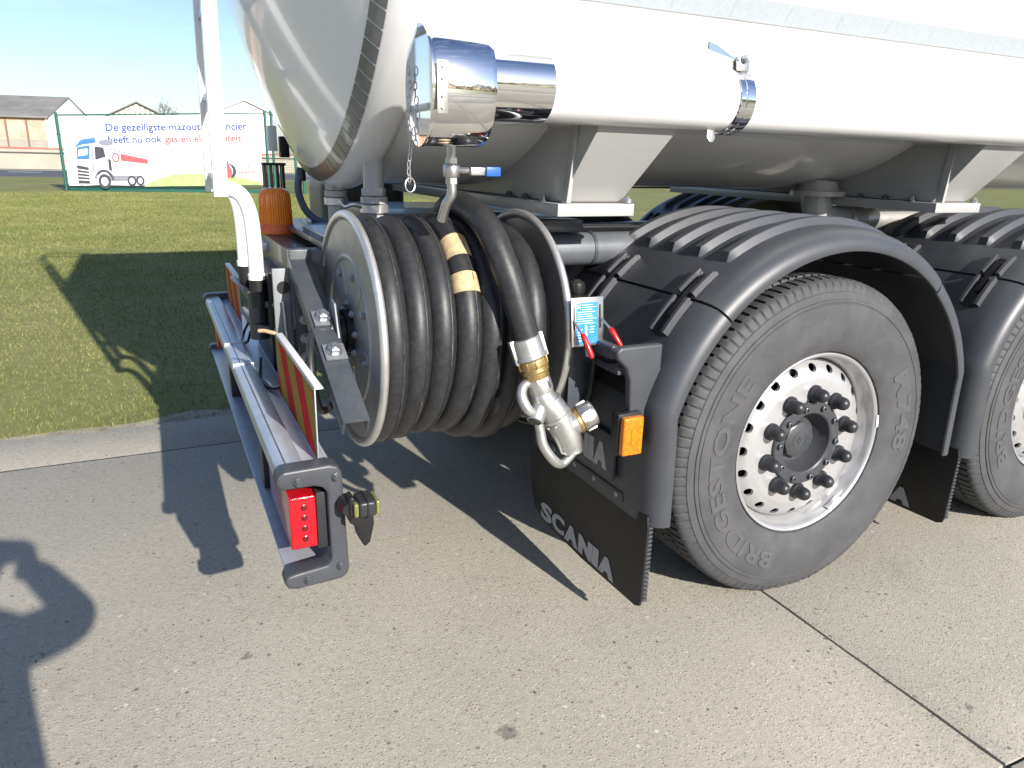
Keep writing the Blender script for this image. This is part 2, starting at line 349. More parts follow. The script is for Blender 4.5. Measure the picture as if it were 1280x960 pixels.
def fit_text(me, width, height=None):                   # scale so bbox is width x height with origin bottom-left
    n = len(me.vertices); a = np.zeros(n*3); me.vertices.foreach_get('co', a); a = a.reshape(-1, 3)
    mn = a.min(0); mxx = a.max(0); sx = width/(mxx[0]-mn[0]); sy = sx if height is None else height/(mxx[1]-mn[1])
    a[:, 0] = (a[:, 0]-mn[0])*sx; a[:, 1] = (a[:, 1]-(mn[1] if height else 0))*sy
    me.vertices.foreach_set('co', a.ravel()); return a
bolt_me = MB().lathe([(.013, 0), (.013, .002)], 16).lathe([(.0105, .002), (.0105, .009), (.0085, .0105)], 6).lathe([(.0055, .0105), (.0055, .014)], 10).mesh('bolt', 'bolt', sharp=30)
bolt_dark = bolt_me.copy(); bolt_dark.materials[0] = M['steel_dark']
screw_me = MB().lathe([(.011, 0), (.011, .0025), (.0085, .0045), (.004, .0045), (.004, .002)], 16).mesh('screw', 'bolt')
def bolt(parent, p, d, s=1.0, me=None, name='bolt'):
    return add(name, me or bolt_me, parent, along(p, d) @ Matrix.Scale(s, 4))

# ================================================================== SETTING
add('ground', MB().bb(-1500, 1500, -1500, 1500, -.40, -.12).mesh('ground', 'lawn', smooth=False), kind='structure')
yard = add('concrete_yard', MB().bb(-25.11, 24.89, -12.16, 2.30, -.10, -.010).mesh('concrete_yard', 'joint', smooth=False), kind='structure')
sl = {}
def slab(x0, x1, y0, y1, z=0, jag=0):
    key = (round(x1-x0, 3), round(y1-y0, 3), jag)
    if key not in sl:
        hx, hy = (x1-x0)/2, (y1-y0)/2
        if not jag:
            rnd = random.Random(12); j_ = lambda: rnd.uniform(-.0016, .0012)+(rnd.uniform(-.006, 0) if rnd.random() < .06 else 0); nx, ny = 90, 50
            poly = [(-hx+2*hx*i/nx, -hy-j_()) for i in range(nx)]+[(hx+j_(), -hy+2*hy*i/ny) for i in range(ny)]+[(hx-2*hx*i/nx, hy+j_()) for i in range(nx)]+[(-hx-j_(), hy-2*hy*i/ny) for i in range(ny)]
            sl[key] = MB().prism(poly, -.09, 0).mesh('slab', 'concrete', bevel=.004, seg=2)
        else:
            n = 90; rnd = random.Random(3); ys = [hy+rnd.uniform(-.012, .012)+.014*math.sin(i*.31) for i in range(n+1)]
            poly = [(-hx, -hy), (hx, -hy)]+[(hx-2*hx*i/n, ys[i]) for i in range(n+1)]
            sl[key] = MB().prism(poly, -.09, 0).mesh('slab', 'concrete', bevel=.006, seg=2)
    add('slab', sl[key], yard, Tr((x0+x1)/2, (y0+y1)/2, z))
xs = [-.11+5*k for k in range(-5, 6)]; ys_ = [-.8-2.84*k for k in range(4, -1, -1)]+[2.04]
for i in range(len(xs)-1):
    for j in range(len(ys_)-1):
        slab(xs[i]+.004, xs[i+1]-.004, ys_[j]+.004, ys_[j+1]-.004)
    slab(xs[i]+.003, xs[i+1]-.003, 2.054, 2.46, -.003, 1)
MB().bb(-25.1, 24.8, 2.0372, 2.0536, -.095, -.0035).build('joint_seal', 'sealant', yard, smooth=False)
add('soil_verge', MB().prism([(-25+.25*i, 2.40) for i in range(201)]+[(25-.25*i, 2.56+.05*math.sin(i*.9)+.04*math.sin(i*2.3+1)) for i in range(201)], -.10, -.0095).mesh('soil_verge', 'soil', smooth=False), kind='structure')
add('lawn', MB().bb(-60, 60, 2.42, 41.2, -.11, -.012).mesh('lawn', 'lawn', smooth=False), kind='structure')
add('grass_field', MB().bb(-120, 120, -60, -12.17, -.11, .0).mesh('grass_field', 'lawn', smooth=False), kind='structure')
rd = add('road', MB().bb(-200, 200, 41.3, 54.5, -.11, -.004).mesh('road', 'asphalt', smooth=False), kind='structure')
dash = MB().box((0, 0, 0), (1.6, .16, .004)).mesh('lane_dash', 'roadpaint', smooth=False)
for k in range(-12, 14): add('lane_dash', dash, rd, Tr(-8.0+5.2*k, 48.9, .0005))
MB().bb(-200, 200, 53.3, 53.55, -.004, .001).build('edge_line', 'roadpaint', rd, smooth=False)

# grass blades ------------------------------------------------------
def blades(n, x0, x1, y0, y1, hmin, hmax, wd, name, label):
    x = np.random.uniform(x0, x1, n); y = y0+(y1-y0)*np.random.beta(1.0, 1.55, n)
    clump = np.sin(x*3.1+np.cos(y*2.3)*1.7)*np.cos(y*2.7+x*.8)*.25+.85
    h = np.random.uniform(hmin, hmax, n)*clump*(1+.02*(y-y0)); a = np.random.uniform(0, 2*PI, n); wv = wd*(1+.11*(y-y0))*np.random.uniform(.6, 1.2, n)
    ln = h*np.random.uniform(.25, 1.15, n); la = np.random.uniform(0, 2*PI, n)
    z0 = -.014
    edge = 2.470+.035*np.sin(x*4.1)+.028*np.sin(x*11.3)+.02*np.sin(x*27.1); y = np.where(y < edge, edge+np.random.exponential(.10, n)-.03, y)
    v = np.zeros((n, 3, 3)); ca, sa = np.cos(a)*wv, np.sin(a)*wv
    v[:, 0, 0] = x-ca; v[:, 0, 1] = y-sa; v[:, 0, 2] = z0; v[:, 1, 0] = x+ca; v[:, 1, 1] = y+sa; v[:, 1, 2] = z0
    v[:, 2, 0] = x+np.cos(la)*ln; v[:, 2, 1] = y+np.sin(la)*ln; v[:, 2, 2] = z0+h
    me = bpy.data.meshes.new(name); me.vertices.add(n*3); me.vertices.foreach_set('co', v.ravel())
    me.loops.add(n*3); me.loops.foreach_set('vertex_index', np.arange(n*3)); me.polygons.add(n); me.polygons.foreach_set('loop_start', np.arange(0, n*3, 3))
    me.update(); me.validate(); me.materials.append(M['grass'])
    return add(name, me, label=label, cat='grass', kind='stuff')
blades(640000, -7.5, 6.5, 2.44, 27.0, .012, .034, .0021, 'grass', 'short winter grass on the lawn beside the concrete')
# small loose stones on the concrete
def pebbles(n):
    rnd = random.Random(5); mb = MB()
    for _ in range(n):
        x = rnd.uniform(-3.2, 2.4); y = rnd.uniform(-1.5, 2.4); r = rnd.choice((.0013, .0015, .002, .002, .003))*rnd.uniform(.7, 1.2); mb.cur = rnd.randrange(3)
        T = Tr(x, y, r*.3) @ Euler((rnd.random()*3, rnd.random()*3, rnd.random()*3)).to_matrix().to_4x4()
        q = [r*rnd.uniform(.6, 1.3) for _ in range(3)]
        mb._add([(q[0], 0, 0), (-q[0], 0, 0), (0, q[1], 0), (0, -q[1], 0), (0, 0, q[2]), (0, 0, -q[2])], [(0, 2, 4), (2, 1, 4), (1, 3, 4), (3, 0, 4), (2, 0, 5), (1, 2, 5), (3, 1, 5), (0, 3, 5)], T)
    mb.build('loose_grit', [mat('grit_dark', (.09, .085, .08), .8), mat('grit_tan', (.33, .27, .2), .8), mat('grit_brown', (.2, .12, .07), .8)], smooth=False, label='scattered grit and tiny stones on the concrete', cat='grit', kind='stuff')
pebbles(1100)

# far bank, wall and buildings -------------------------------------
cw = empty('canal_wall', T=Tr(-12, 60, 0), label='low tan concrete wall with red coping beyond the road', cat='wall')
MB().bb(-140, 140, 60, 60.5, -.1, .95).build('wall_face', 'canal', cw, smooth=False)
MB().bb(-140, 140, 59.92, 60.55, .952, 1.02).build('coping', 'joint', cw, smooth=False)
MB().bb(-140, 140, 66, 66.3, .0, 1.22).build('rear_wall', 'canal', cw, smooth=False)
MB().bb(-140, 140, 65.95, 66.35, 1.222, 1.32).build('rear_coping', 'redcap', cw, smooth=False)
add('far_bank', MB().bb(-160, 160, 60.5, 140, -.1, .8).mesh('far_bank', 'lawn', smooth=False), kind='structure')

fb = empty('brick_shed', T=Tr(-18, 75, .8), label='brick shed with grey roof and white gable behind the banner', cat='building')
x1, y0f, y1f, ze, zr = -9.05, 75, 84, 3.75, 5.55; ymid = 79.5
MB().bb(-34, x1, y0f, y0f+.4, .8, ze).build('brick_wall', 'brick', fb, smooth=False)
MB().bb(-34, x1+.02, y0f-.04, y0f, .8, 1.95).build('lower_wall', 'canal', fb, smooth=False)
for k in range(11): MB().bb(x1-1.62*(k+1)-.06, x1-1.62*(k+1)+.06, y0f-.10, y0f-.002, .8, ze-.02).build('pier', 'pier', fb, smooth=False)
MB().bb(x1-.11, x1+.02, y0f-.11, y0f-.045, .8, ze).build('corner_pier', 'plaster', fb, smooth=False)
MB()._add([], []) if False else None
rf = MB(); rf._add([(-34, y0f-.35, ze-.05), (x1+.25, y0f-.35, ze-.05), (x1+.25, ymid, zr), (-34, ymid, zr), (-34, y0f-.35, ze+.1), (x1+.25, y0f-.35, ze+.1), (x1+.25, ymid, zr+.15), (-34, ymid, zr+.15)],
   [(0, 3, 2, 1), (4, 5, 6, 7), (0, 1, 5, 4), (1, 2, 6, 5), (2, 3, 7, 6), (3, 0, 4, 7)])
rf.build('roof', 'roof', fb, smooth=False)
rf2 = MB(); rf2._add([(-34, y1f+.35, ze-.05), (x1+.25, y1f+.35, ze-.05), (x1+.25, ymid, zr), (-34, ymid, zr), (-34, y1f+.35, ze+.1), (x1+.25, y1f+.35, ze+.1), (x1+.25, ymid, zr+.15), (-34, ymid, zr+.15)],
   [(0, 3, 2, 1), (4, 5, 6, 7), (0, 1, 5, 4), (1, 2, 6, 5), (2, 3, 7, 6), (3, 0, 4, 7)])
rf2.build('roof', 'roof', fb, smooth=False)
gp = [(y0f, .8), (y1f, .8), (y1f, ze), (ymid, zr-.03), (y0f, ze)]
MB().prism(gp, 0, .25, frame((x1, 0, 0), (0, 1, 0), (0, 0, 1), (1, 0, 0))).build('gable_wall', 'plaster', fb, smooth=False)
MB().bb(x1+.25, x1+.33, y0f+.6, y0f+2.2, 2.5, 2.8).build('gable_shelf', 'plaster', fb, smooth=False)

RTf = Tr(x1, y0f, 0) @ Rot('Z', -17) @ Tr(-x1, -y0f, 0)
for c_ in fb.children: c_.matrix_basis = RTf; WM[c_.name] = RTf
def gable_hall(name, xc, half, zeave, zridge, y, depth, roofm, wallm, label, panes):
    g = empty(name, T=Tr(xc, y, .8), label=label, cat='building')
    MB().prism([(xc-half, .8), (xc+half, .8), (xc+half, zeave), (xc, zridge), (xc-half, zeave)], 0, .25, frame((0, y, 0), (1, 0, 0), (0, 0, 1), (0, 1, 0))).build('gable_wall', wallm, g, smooth=False)
    for sx in (-1, 1):
        r_ = MB(); p = [(xc+sx*(half+.25), zeave-.08), (xc, zridge+.02), (xc, zridge+.14), (xc+sx*(half+.25), zeave+.04)]
        r_.prism(p, 0, depth, frame((0, y-.3, 0), (1, 0, 0), (0, 0, 1), (0, 1, 0))); r_.build('roof', roofm, g, smooth=False)
    for k in range(panes):
        t = (k+.5)/panes*2-1; zt = zridge-(zridge-zeave)*abs(t)-.12
        MB().bb(xc+t*half*.96-.11, xc+t*half*.96+.11, y-.06, y-.002, zeave-.5, zt).build('panel', 'p_pale', g, smooth=False)
    return g
gable_hall('greenhouse_hall', -2.1, 2.5, 4.3, 5.55, 80, 14, 'roof', 'canal', 'pale gabled hall with ribbed panels rising above the banner text', 11)
gable_hall('white_hall', 7.5, 2.6, 5.1, 6.25, 80, 14, 'plaster', 'plaster', 'white gabled hall seen behind the ladder and tank end', 0)

def bare_tree(name, x, y, h, label, seed):
    rnd = random.Random(seed); t = empty(name, T=Tr(x, y, .7), label=label, cat='tree', group='leafless trees behind the banner')
    tr = MB(); tr.tube([(x, y, .7), (x+.05, y, .7+h*.25), (x, y+.05, .7+h*.45)], [h*.018, h*.014, h*.011], 7)
    cr_ = MB()
    def br(p, d, ln, r, lv):
        q = p+d*ln; mid = p+d*ln*.5+Vector((rnd.uniform(-1, 1), rnd.uniform(-1, 1), 0))*ln*.05
        cr_.tube([p, mid, q], [r, r*.8, r*.55], 4, cap=False)
        if lv == 0: return
        for _ in range(rnd.choice((3, 4, 4))):
            e = (d+Vector((rnd.uniform(-1, 1), rnd.uniform(-1, 1), rnd.uniform(-.2, .7)))*.65).normalized()
            br(p+d*ln*rnd.uniform(.35, 1), e, ln*rnd.uniform(.5, .75), r*.55, lv-1)
    for k in range(6):
        a = k*1.05+rnd.random()
        br(Vector((x, y, .7+h*rnd.uniform(.22, .45))), Vector((math.cos(a)*.5, math.sin(a)*.5, 1)).normalized(), h*.27, h*.009, 4)
    tr.build('trunk', 'bark', t); cr_.build('crown', 'bark', t, smooth=False)
bare_tree('bare_tree', 1.0, 90, 6.4, 'leafless grey tree above the banner between two gabled halls', 4)
bare_tree('bare_tree', 3.0, 96, 5.2, 'smaller leafless tree right of the taller bare tree', 9)

# trees beyond the yard, opposite the lorry (seen in the polished metal)
def treeline():
    rnd = random.Random(11); n = 26000; v = np.zeros((n, 3, 3))
    x = np.random.uniform(-90, 90, n); hmax = 8.0+2.6*np.sin(x*.21)+1.4*np.sin(x*.57+1)+.8*np.sin(x*1.7)
    z = np.random.beta(1.3, 1.2, n)*np.maximum(hmax, 1.5); y = -64+np.random.normal(0, 1.2, n)
    c = np.stack([x, y, z], 1)
    for k in range(3): v[:, k] = c+np.random.normal(0, .28, (n, 3))
    me = bpy.data.meshes.new('tree_line'); me.vertices.add(n*3); me.vertices.foreach_set('co', v.ravel()); me.loops.add(n*3); me.loops.foreach_set('vertex_index', np.arange(n*3))
    me.polygons.add(n); me.polygons.foreach_set('loop_start', np.arange(0, n*3, 3)); me.update(); me.validate(); me.materials.append(mat('far_foliage', (.05, .07, .035), .9))
    add('tree_line', me, label='far dark line of trees across the yard opposite the lorry', cat='trees', kind='stuff')
treeline()

# banner fence -------------------------------------------------------
B0 = Vector((-4.27, 27.64, 0)); B1 = Vector((2.0, 26.3, 0)); BL = (B1-B0).length; bu = (B1-B0).normalized(); bn = Vector((bu.y, -bu.x, 0))
BT = frame(B0, bu, Vector((0, 0, 1)), bn)                # local x along, y up, z towards the camera
def shear(u): return .045*u/BL*5.2
fn = empty('mesh_fence', T=Tr(*B0), label='green wire mesh fence on steel posts carrying the white banner', cat='fence')
def post(u, h, r=.045, dz=0):
    MB().tube([(u, -.15, dz), (u, h, dz)], r, 10, T=BT).lathe([(r*1.15, 0), (r*1.1, .03), (.0, .06)], 10, T=BT @ Tr(u, h, dz) @ Rot('X', -90)).build('post', 'green_steel', fn)
post(-.03, 2.40); post(6.42, 2.70); post(6.62, 2.70); post(7.35, 2.6); post(7.6, 2.6); post(10.2, 2.7); post(12.8, 2.7); post(3.2, 2.5, .03, -.08)
MB().tube([(0, 2.36, 0), (6.42, 2.66, 0)], .022, 6, T=BT).build('top_rail', 'green_steel', fn)
MB().tube([(6.3, 2.60, 0), (7.4, 2.62, 0)], .018, 6, T=BT).build('top_rail', 'green_steel', fn)
wire = MB()
for k in range(32):
    z_ = .03+k*.04 if k < 6 else .03+k*.078
    if z_ > 2.4: break
    wire.tube([(-.03, z_, -.02), (12.8, z_+.27, -.02)], .004, 3, cap=False, T=BT)
for k in range(170): wire.tube([(k*.075, 0.0, -.02), (k*.075, 2.38+.003*k, -.02)], .003, 3, cap=False, T=BT)
wire.build('wire_mesh', 'green_steel', fn, smooth=False)
MB().bb(.05, 6.3, .0, .09, -.05, -.04, BT).build('gravel_board', 'green_steel', fn, smooth=False)

bn_ = empty('advert_banner', T=Tr(*B0), label='white advertising banner with blue and red Dutch slogan on the fence', cat='banner')
def bpoly(name, pts, m_, lvl, parent=bn_):
    return MB().prism([(u, v+.042*u) for u, v in pts], .012*lvl+.02, .012*lvl+.026, BT).build(name, m_, parent, smooth=False)
bpoly('banner_sheet', [(.07, .16), (6.22, .02), (6.22, 2.34), (.07, 2.31)], 'banner', 0)
def btext(body, u, v, wd, m_, off=.022, name='slogan'):
    full = text_data(body, 1, off, 0, 3); x_ = [q.co.x for q in full.vertices]; mn = min(x_); k_ = wd/(max(x_)-mn); bpy.data.meshes.remove(full); pre = ''
    for word in body.split(' '):
        e0 = 0
        if pre:
            t1 = text_data(pre+word, 1, off, 0, 2); e1 = max(q.co.x for q in t1.vertices); bpy.data.meshes.remove(t1)
        me = text_data(word, 1, off, 0, 3); ex = max(q.co.x for q in me.vertices); e0 = (e1-ex) if pre else 0
        n = len(me.vertices); a = np.zeros(n*3); me.vertices.foreach_get('co', a); a = a.reshape(-1, 3)
        a[:, 0] = u+(a[:, 0]+e0-mn)*k_; a[:, 1] = v+a[:, 1]*k_+.042*a[:, 0]; a[:, 2] = .034
        me.vertices.foreach_set('co', a.ravel()); me.materials.clear(); me.materials.append(M[m_]); me.update(); add(name, me, bn_, BT); pre += word+' '
btext('De gezelligste mazoutleverancier', 1.40, 1.86, 4.42, 'p_blue')
btext('heeft nu ook', 1.43, 1.48, 1.66, 'p_blue'); btext('gas en elektriciteit.', 3.17, 1.48, 2.50, 'p_red')
btext('comfort', 5.42, .56, .62, 'p_grey', .02, 'logo_word'); btext('energy', 5.44, .40, .56, 'p_red', .02, 'logo_word')
def disc(cx, cy, rx, ry, n=20, a0=0, a1=360): return [(cx+rx*math.cos(R(a0+(a1-a0)*i/(n-1))), cy+ry*math.sin(R(a0+(a1-a0)*i/(n-1)))) for i in range(n)]
bpoly('logo_arc', disc(5.14, .50, .22, .25, 24, -70, 110)+disc(5.08, .52, .17, .22, 24, 100, -70), 'p_dark', 1)
bpoly('logo_flame', disc(5.06, .48, .17, .21), 'p_red', 2); bpoly('logo_flame', [(4.95, .60), (5.10, .88), (5.17, .64)], 'p_red', 1)
bpoly('print_field', [(2.35, .06), (6.2, .03), (6.2, .12), (5.0, .40), (4.4, .46), (3.35, .44), (2.75, .28)], 'p_green', 1)
bpoly('print_road', [(1.3, .14), (2.3, .09), (3.25, .46), (3.1, .48)], 'p_pale', 2)
# printed lorry
bpoly('print_cab', [(.36, .25), (.42, 1.18), (.52, 1.55), (1.02, 1.62), (1.28, 1.45), (1.30, .22), (.95, .15), (.50, .14)], 'p_pale', 2)
bpoly('print_visor', [(.40, 1.36), (.62, 1.60), (1.04, 1.66), (1.06, 1.50), (.62, 1.44)], 'p_sky', 3)
bpoly('print_windscreen', [(.43, .98), (.47, 1.36), (.86, 1.42), (.80, .98)], 'p_sky', 3)
bpoly('print_windscreen_glare', [(.48, 1.08), (.52, 1.28), (.78, 1.32), (.76, 1.12)], 'banner', 4)
bpoly('print_cab_edge', [(.86, .55), (.92, 1.5), (.95, 1.5), (.89, .55)], 'p_grey', 3)
bpoly('print_tank_edge', [(1.46, 1.27), (1.46, 1.30), (2.62, 1.01), (2.62, .98)], 'p_grey', 3)
bpoly('print_locker', [(1.36, .62), (1.36, .98), (1.44, .96), (1.44, .60)], 'p_dark', 3)
bpoly('print_arch', disc(1.18, .30, .30, .34, 20, 0, 180)+disc(1.18, .30, .22, .27, 20, 180, 0), 'p_dark', 3)
bpoly('print_side_window', [(.98, .96), (1.00, 1.38), (1.26, 1.34), (1.30, 1.05)], 'p_dark', 3)
bpoly('print_grille', [(.38, .22), (.40, .80), (.74, .72), (.72, .20)], 'p_dark', 3)
for k in range(4): bpoly('print_grille_bar', [(.40, .32+.11*k), (.40, .36+.11*k), (.73, .33+.10*k), (.73, .29+.10*k)], 'p_pale', 4)
bpoly('print_bumper', [(.74, .16), (.74, .55), (1.0, .52), (1.02, .16)], 'banner', 3)
bpoly('print_deflector', disc(1.36, 1.50, .22, .09), 'p_grey', 3)
bpoly('print_tank', [(1.42, .55), (1.46, 1.28), (2.62, .98), (2.60, .56)], 'p_pale', 2)
bpoly('print_stripe', [(1.75, .92), (1.76, 1.14), (2.58, .94), (2.57, .80)], 'p_red', 3)
bpoly('print_roundel', disc(1.60, 1.02, .11, .15), 'p_red', 3); bpoly('print_roundel', disc(1.60, 1.02, .07, .10), 'banner', 4)
bpoly('print_chassis', [(1.30, .28), (1.30, .46), (2.35, .42), (2.35, .28)], 'p_grey', 3)
for cx, rr in ((1.18, .24), (2.02, .17), (2.28, .16)):
    bpoly('print_wheel', disc(cx, .26, rr*.8, rr), 'p_dark', 4); bpoly('print_wheel', disc(cx, .26, rr*.45, rr*.58), 'banner', 5)
for k in range(7): bpoly('print_convoy', [(2.68+.22*k, .60-.012*k), (2.68+.22*k, .92-.045*k), (2.84+.22*k, .90-.045*k), (2.84+.22*k, .60-.012*k)], 'p_pale', 2)

# ================================================================== TANK LORRY
YC = 1.14
truck = empty('tank_truck', T=Tr(.6, YC, 0), label='white tank lorry with charcoal mudguards, seen at its rear right corner', cat='truck')
# ---- tank
TB = 1.15; TR, TZ, TX = 1.168, 2.405, -1.205
KR, KA = .10, R(60.5); rk = TR-KR+KR*math.cos(KA); xk = TX-KR*math.sin(KA); SR = rk/math.cos(KA)
def dishx(r):
    if r >= rk: return TX-math.sqrt(max(0, KR**2-(r-(TR-KR))**2))
    return xk-(math.sqrt(SR*SR-r*r)-math.sqrt(SR*SR-rk*rk))
tk = MB(); prof = []
NR = 30
for i in range(NR): prof.append((rk*i/NR, dishx(rk*i/NR)))
for i in range(13):
    a = KA*(1-i/12); prof.append((TR-KR+KR*math.cos(a), TX-KR*math.sin(a)))
prof += [(TR, -1.192), (TR-.004, -1.178), (TB+.003, -1.168), (TB, -1.162), (TB, -1.12), (TB, -.4), (TB, 0.6), (TB, 2.5), (TB, 6.2)]
for i in range(13): r = TB*math.cos(PI/2*i/12); prof.append((r, 6.2+.25*math.sin(PI/2*i/12)))
AX = frame((0, YC, TZ), (0, 1, 0), (0, 0, 1), (1, 0, 0))   # lathe axis along +X
tk.lathe(prof, 144, AX, cap=False)
tank = tk.build('tank_shell', 'white', truck, sharp=50)
# retro-reflective patches round the dished end
def dish_pt(r, ph, off=.002):
    x = dishx(r); dr = .001; sl_ = (dishx(r+dr)-dishx(r-dr))/(2*dr); l = math.hypot(1, sl_)
    x -= off/l; r += off*sl_/l
    return Vector((x, YC+r*math.cos(ph), TZ+r*math.sin(ph)))
for k in range(144):
    a0 = R(k*2.5+.12); a1 = R((k+1)*2.5-.12); rows = []
    for i in range(7):
        r = 1.098+.042*i/6; rows.append([dish_pt(r, a0+(a1-a0)*j/3) for j in range(4)])
    MB().grid(rows).build('reflective_patch', 'retro', tank)
# reflective tape along the side
def side_y(z): return YC-math.sqrt((TB+.003)**2-(z-TZ)**2)
for k in range(34):
    xa = -.93+k*.20; rows = [[(x, side_y(z), z) for z in (1.735, 1.76, 1.785)] for x in (xa, xa+.1994)]
    MB().grid(rows).build('reflective_tape', 'tape', tank)
# roof coaming, walkway
rfm = MB().bb(-1.15, 5.9, .50, .54, 3.3, 3.86).bb(-1.15, 5.9, 1.74, 1.78, 3.3, 3.86).bb(-1.19, -1.15, .50, 1.78, 3.3, 3.86)
rfm.build('roof_coaming', 'white', truck, smooth=False)

# ---- side storage tube with polished cap
TY, TZ2 = .215, 1.525
tb = MB().lathe([(.083, -.93), (.083, 5.6)], 40, frame((0, TY, TZ2), (0, 1, 0), (0, 0, 1), (1, 0, 0))).bb(-.90, 5.6, TY+.02, .5, 1.445, 1.60).build('storage_tube', 'white', truck)
MB().lathe([(.0845, -1.12), (.0845, -.895), (.083, -.894)], 48, frame((0, TY, TZ2), (0, 1, 0), (0, 0, 1), (1, 0, 0)), cap=False).build('polished_sleeve', 'chrome', tb)
YW = Tr(-1.18, .105, 1.50) @ Rot('Z', -.8) @ Tr(1.18, 0, 0) @ Matrix.Scale(.77, 4, (0, 1, 0))
bc = YW @ frame((0, 0, 0), (0, 1, 0), (0, 0, 1), (1, 0, 0))
MB().lathe([(.122, -1.245), (.1245, -1.235), (.1245, -1.118), (.120, -1.105), (.08, -1.105)], 64, bc, cap=False).build('polished_cap', 'chrome', tb)
dT = YW @ Tr(-1.25, 0, 0) @ frame((0, 0, 0), (0, 1, 0), (0, 0, 1), (1, 0, 0))
MB().lathe([(0, -.004), (.1265, -.004), (.1275, 0), (.1265, .004), (0, .004)], 64, dT, cap=False).build('cap_door', 'chrome', tb)
MB().bb(-1.247, -1.222, .010, .0135, 1.44, 1.545, Tr(0, -.006, 0)).build('cap_hinge', 'stainless', tb, bevel=.001)
for z in (1.452, 1.475, 1.51, 1.533): bolt(tb, (-1.236, .004, z), (0, -1, 0), .35, name='rivet')
# clamp band
cbT = frame((0, TY, TZ2), (0, 1, 0), (0, 0, 1), (1, 0, 0))
CX = Tr(.085, 0, 0)
def band_rows():
    out_ = []
    for i in range(48):
        a = R(95+i*(290-95)/47)
        out_.append([(x, TY+r*math.cos(a), TZ2+r*math.sin(a)) for x, r in ((-.405, .084), (-.403, .0885), (-.385, .0885), (-.384, .0905), (-.365, .0905), (-.363, .0885), (-.352, .0885), (-.350, .084))])
    return out_
MB().grid(band_rows()).build('clamp_band', 'chrome', tb, CX)
lug = [(-.02, 0), (.02, 0), (.022, .03), (.012, .045), (-.012, .045), (-.022, .03)]
MB().prism(lug, -.004, .004, frame((-.378, .185, 1.605), (1, 0, 0), (0, .1, 1), (0, -1, 0))).prism(lug, -.004, .004, frame((-.378, .165, 1.60), (1, 0, 0), (0, .1, 1), (0, -1, 0))).build('clamp_lug', 'stainless', tb, CX, bevel=.002)
bolt(tb, (-.293, .160, 1.632), (0, -1, 0), .9, name='clamp_bolt')
MB().prism([(-.012, 0), (.012, 0), (.014, -.022), (.006, -.033), (-.006, -.033), (-.014, -.022)], -.003, .003, frame((-.45, .19, 1.445), (1, 0, 0), (0, .2, 1), (0, -1, 0))).build('clamp_lug', 'stainless', tb, CX, bevel=.001)
hd = [(-.395, .165, 1.625), (-.44, .15, 1.628), (-.50, .14, 1.636), (-.53, .135, 1.642)]
MB().grid([[(p[0], p[1]-w_, p[2]) for w_ in (0, .004)]+[(p[0], p[1]-.004, p[2]+h), (p[0], p[1], p[2]+h)] for p, h in zip(hd, (.004, .006, .020, .018))], True).build('clamp_lever', 'chrome', tb, CX)

# drain valve under the cap
dv = MB().tube([(-1.14, .20, 1.385), (-1.14, .20, 1.35)], .012, 14).lathe([(.017, 0), (.017, .014)], 6, Tr(-1.14, .20, 1.338)).lathe([(.019, 0), (.021, .006), (.021, .024), (.019, .03)], 20, Tr(-1.14, .20, 1.306)).lathe([(.016, 0), (.016, .016)], 6, Tr(-1.14, .20, 1.29))
dvo = dv.build('drain_valve', 'stainless', truck)
MB().tube(spline([(-1.14, .20, 1.292), (-1.14, .20, 1.265), (-1.15, .21, 1.24), (-1.155, .23, 1.20)], 5), .0125, 14).build('drain_pipe', 'stainless', dvo)
MB().tube([(-1.13, .19, 1.322), (-1.10, .175, 1.322)], .008, 10).bb(-1.105, -1.065, .158, .172, 1.312, 1.330).build('valve_lever', 'stainless', dvo, bevel=.001)
MB().bb(-1.068, -1.030, .150, .170, 1.310, 1.332).build('lever_grip', 'bluegrip', dvo, bevel=.003)

# chain
ch = MB(); zc_ = 1.535; k = 0
while zc_ > 1.30:
    lk_ = [(math.cos(t)*.0045, 0, math.sin(t)*.010+(0 if True else 0)) for t in [2*PI*i/10 for i in range(10)]]
    T = Tr(-1.262+.003*math.sin(k*.8), .15, zc_) @ Rot('Z', 90*(k % 2)+25); ch.tube(lk_, .0014, 5, closed=True, T=T); zc_ -= .0155; k += 1
T = Tr(-1.262, .15, 1.288) @ Rot('Z', 20); ch.tube([(math.cos(t)*.014, 0, math.sin(t)*.016) for t in [2*PI*i/16 for i in range(16)]], .0016, 6, closed=True, T=T)
zc_ = 1.53; k = 0
while zc_ > 1.40:
    T = Tr(-1.250+.004*math.sin(k*.5), .145, zc_) @ Rot('Z', 90*(k % 2)+10); ch.tube([(math.cos(t)*.0045, 0, math.sin(t)*.010) for t in [2*PI*i/10 for i in range(10)]], .0014, 5, closed=True, T=T); zc_ -= .0155; k += 1
ch.build('chain', 'steel_edge', truck)

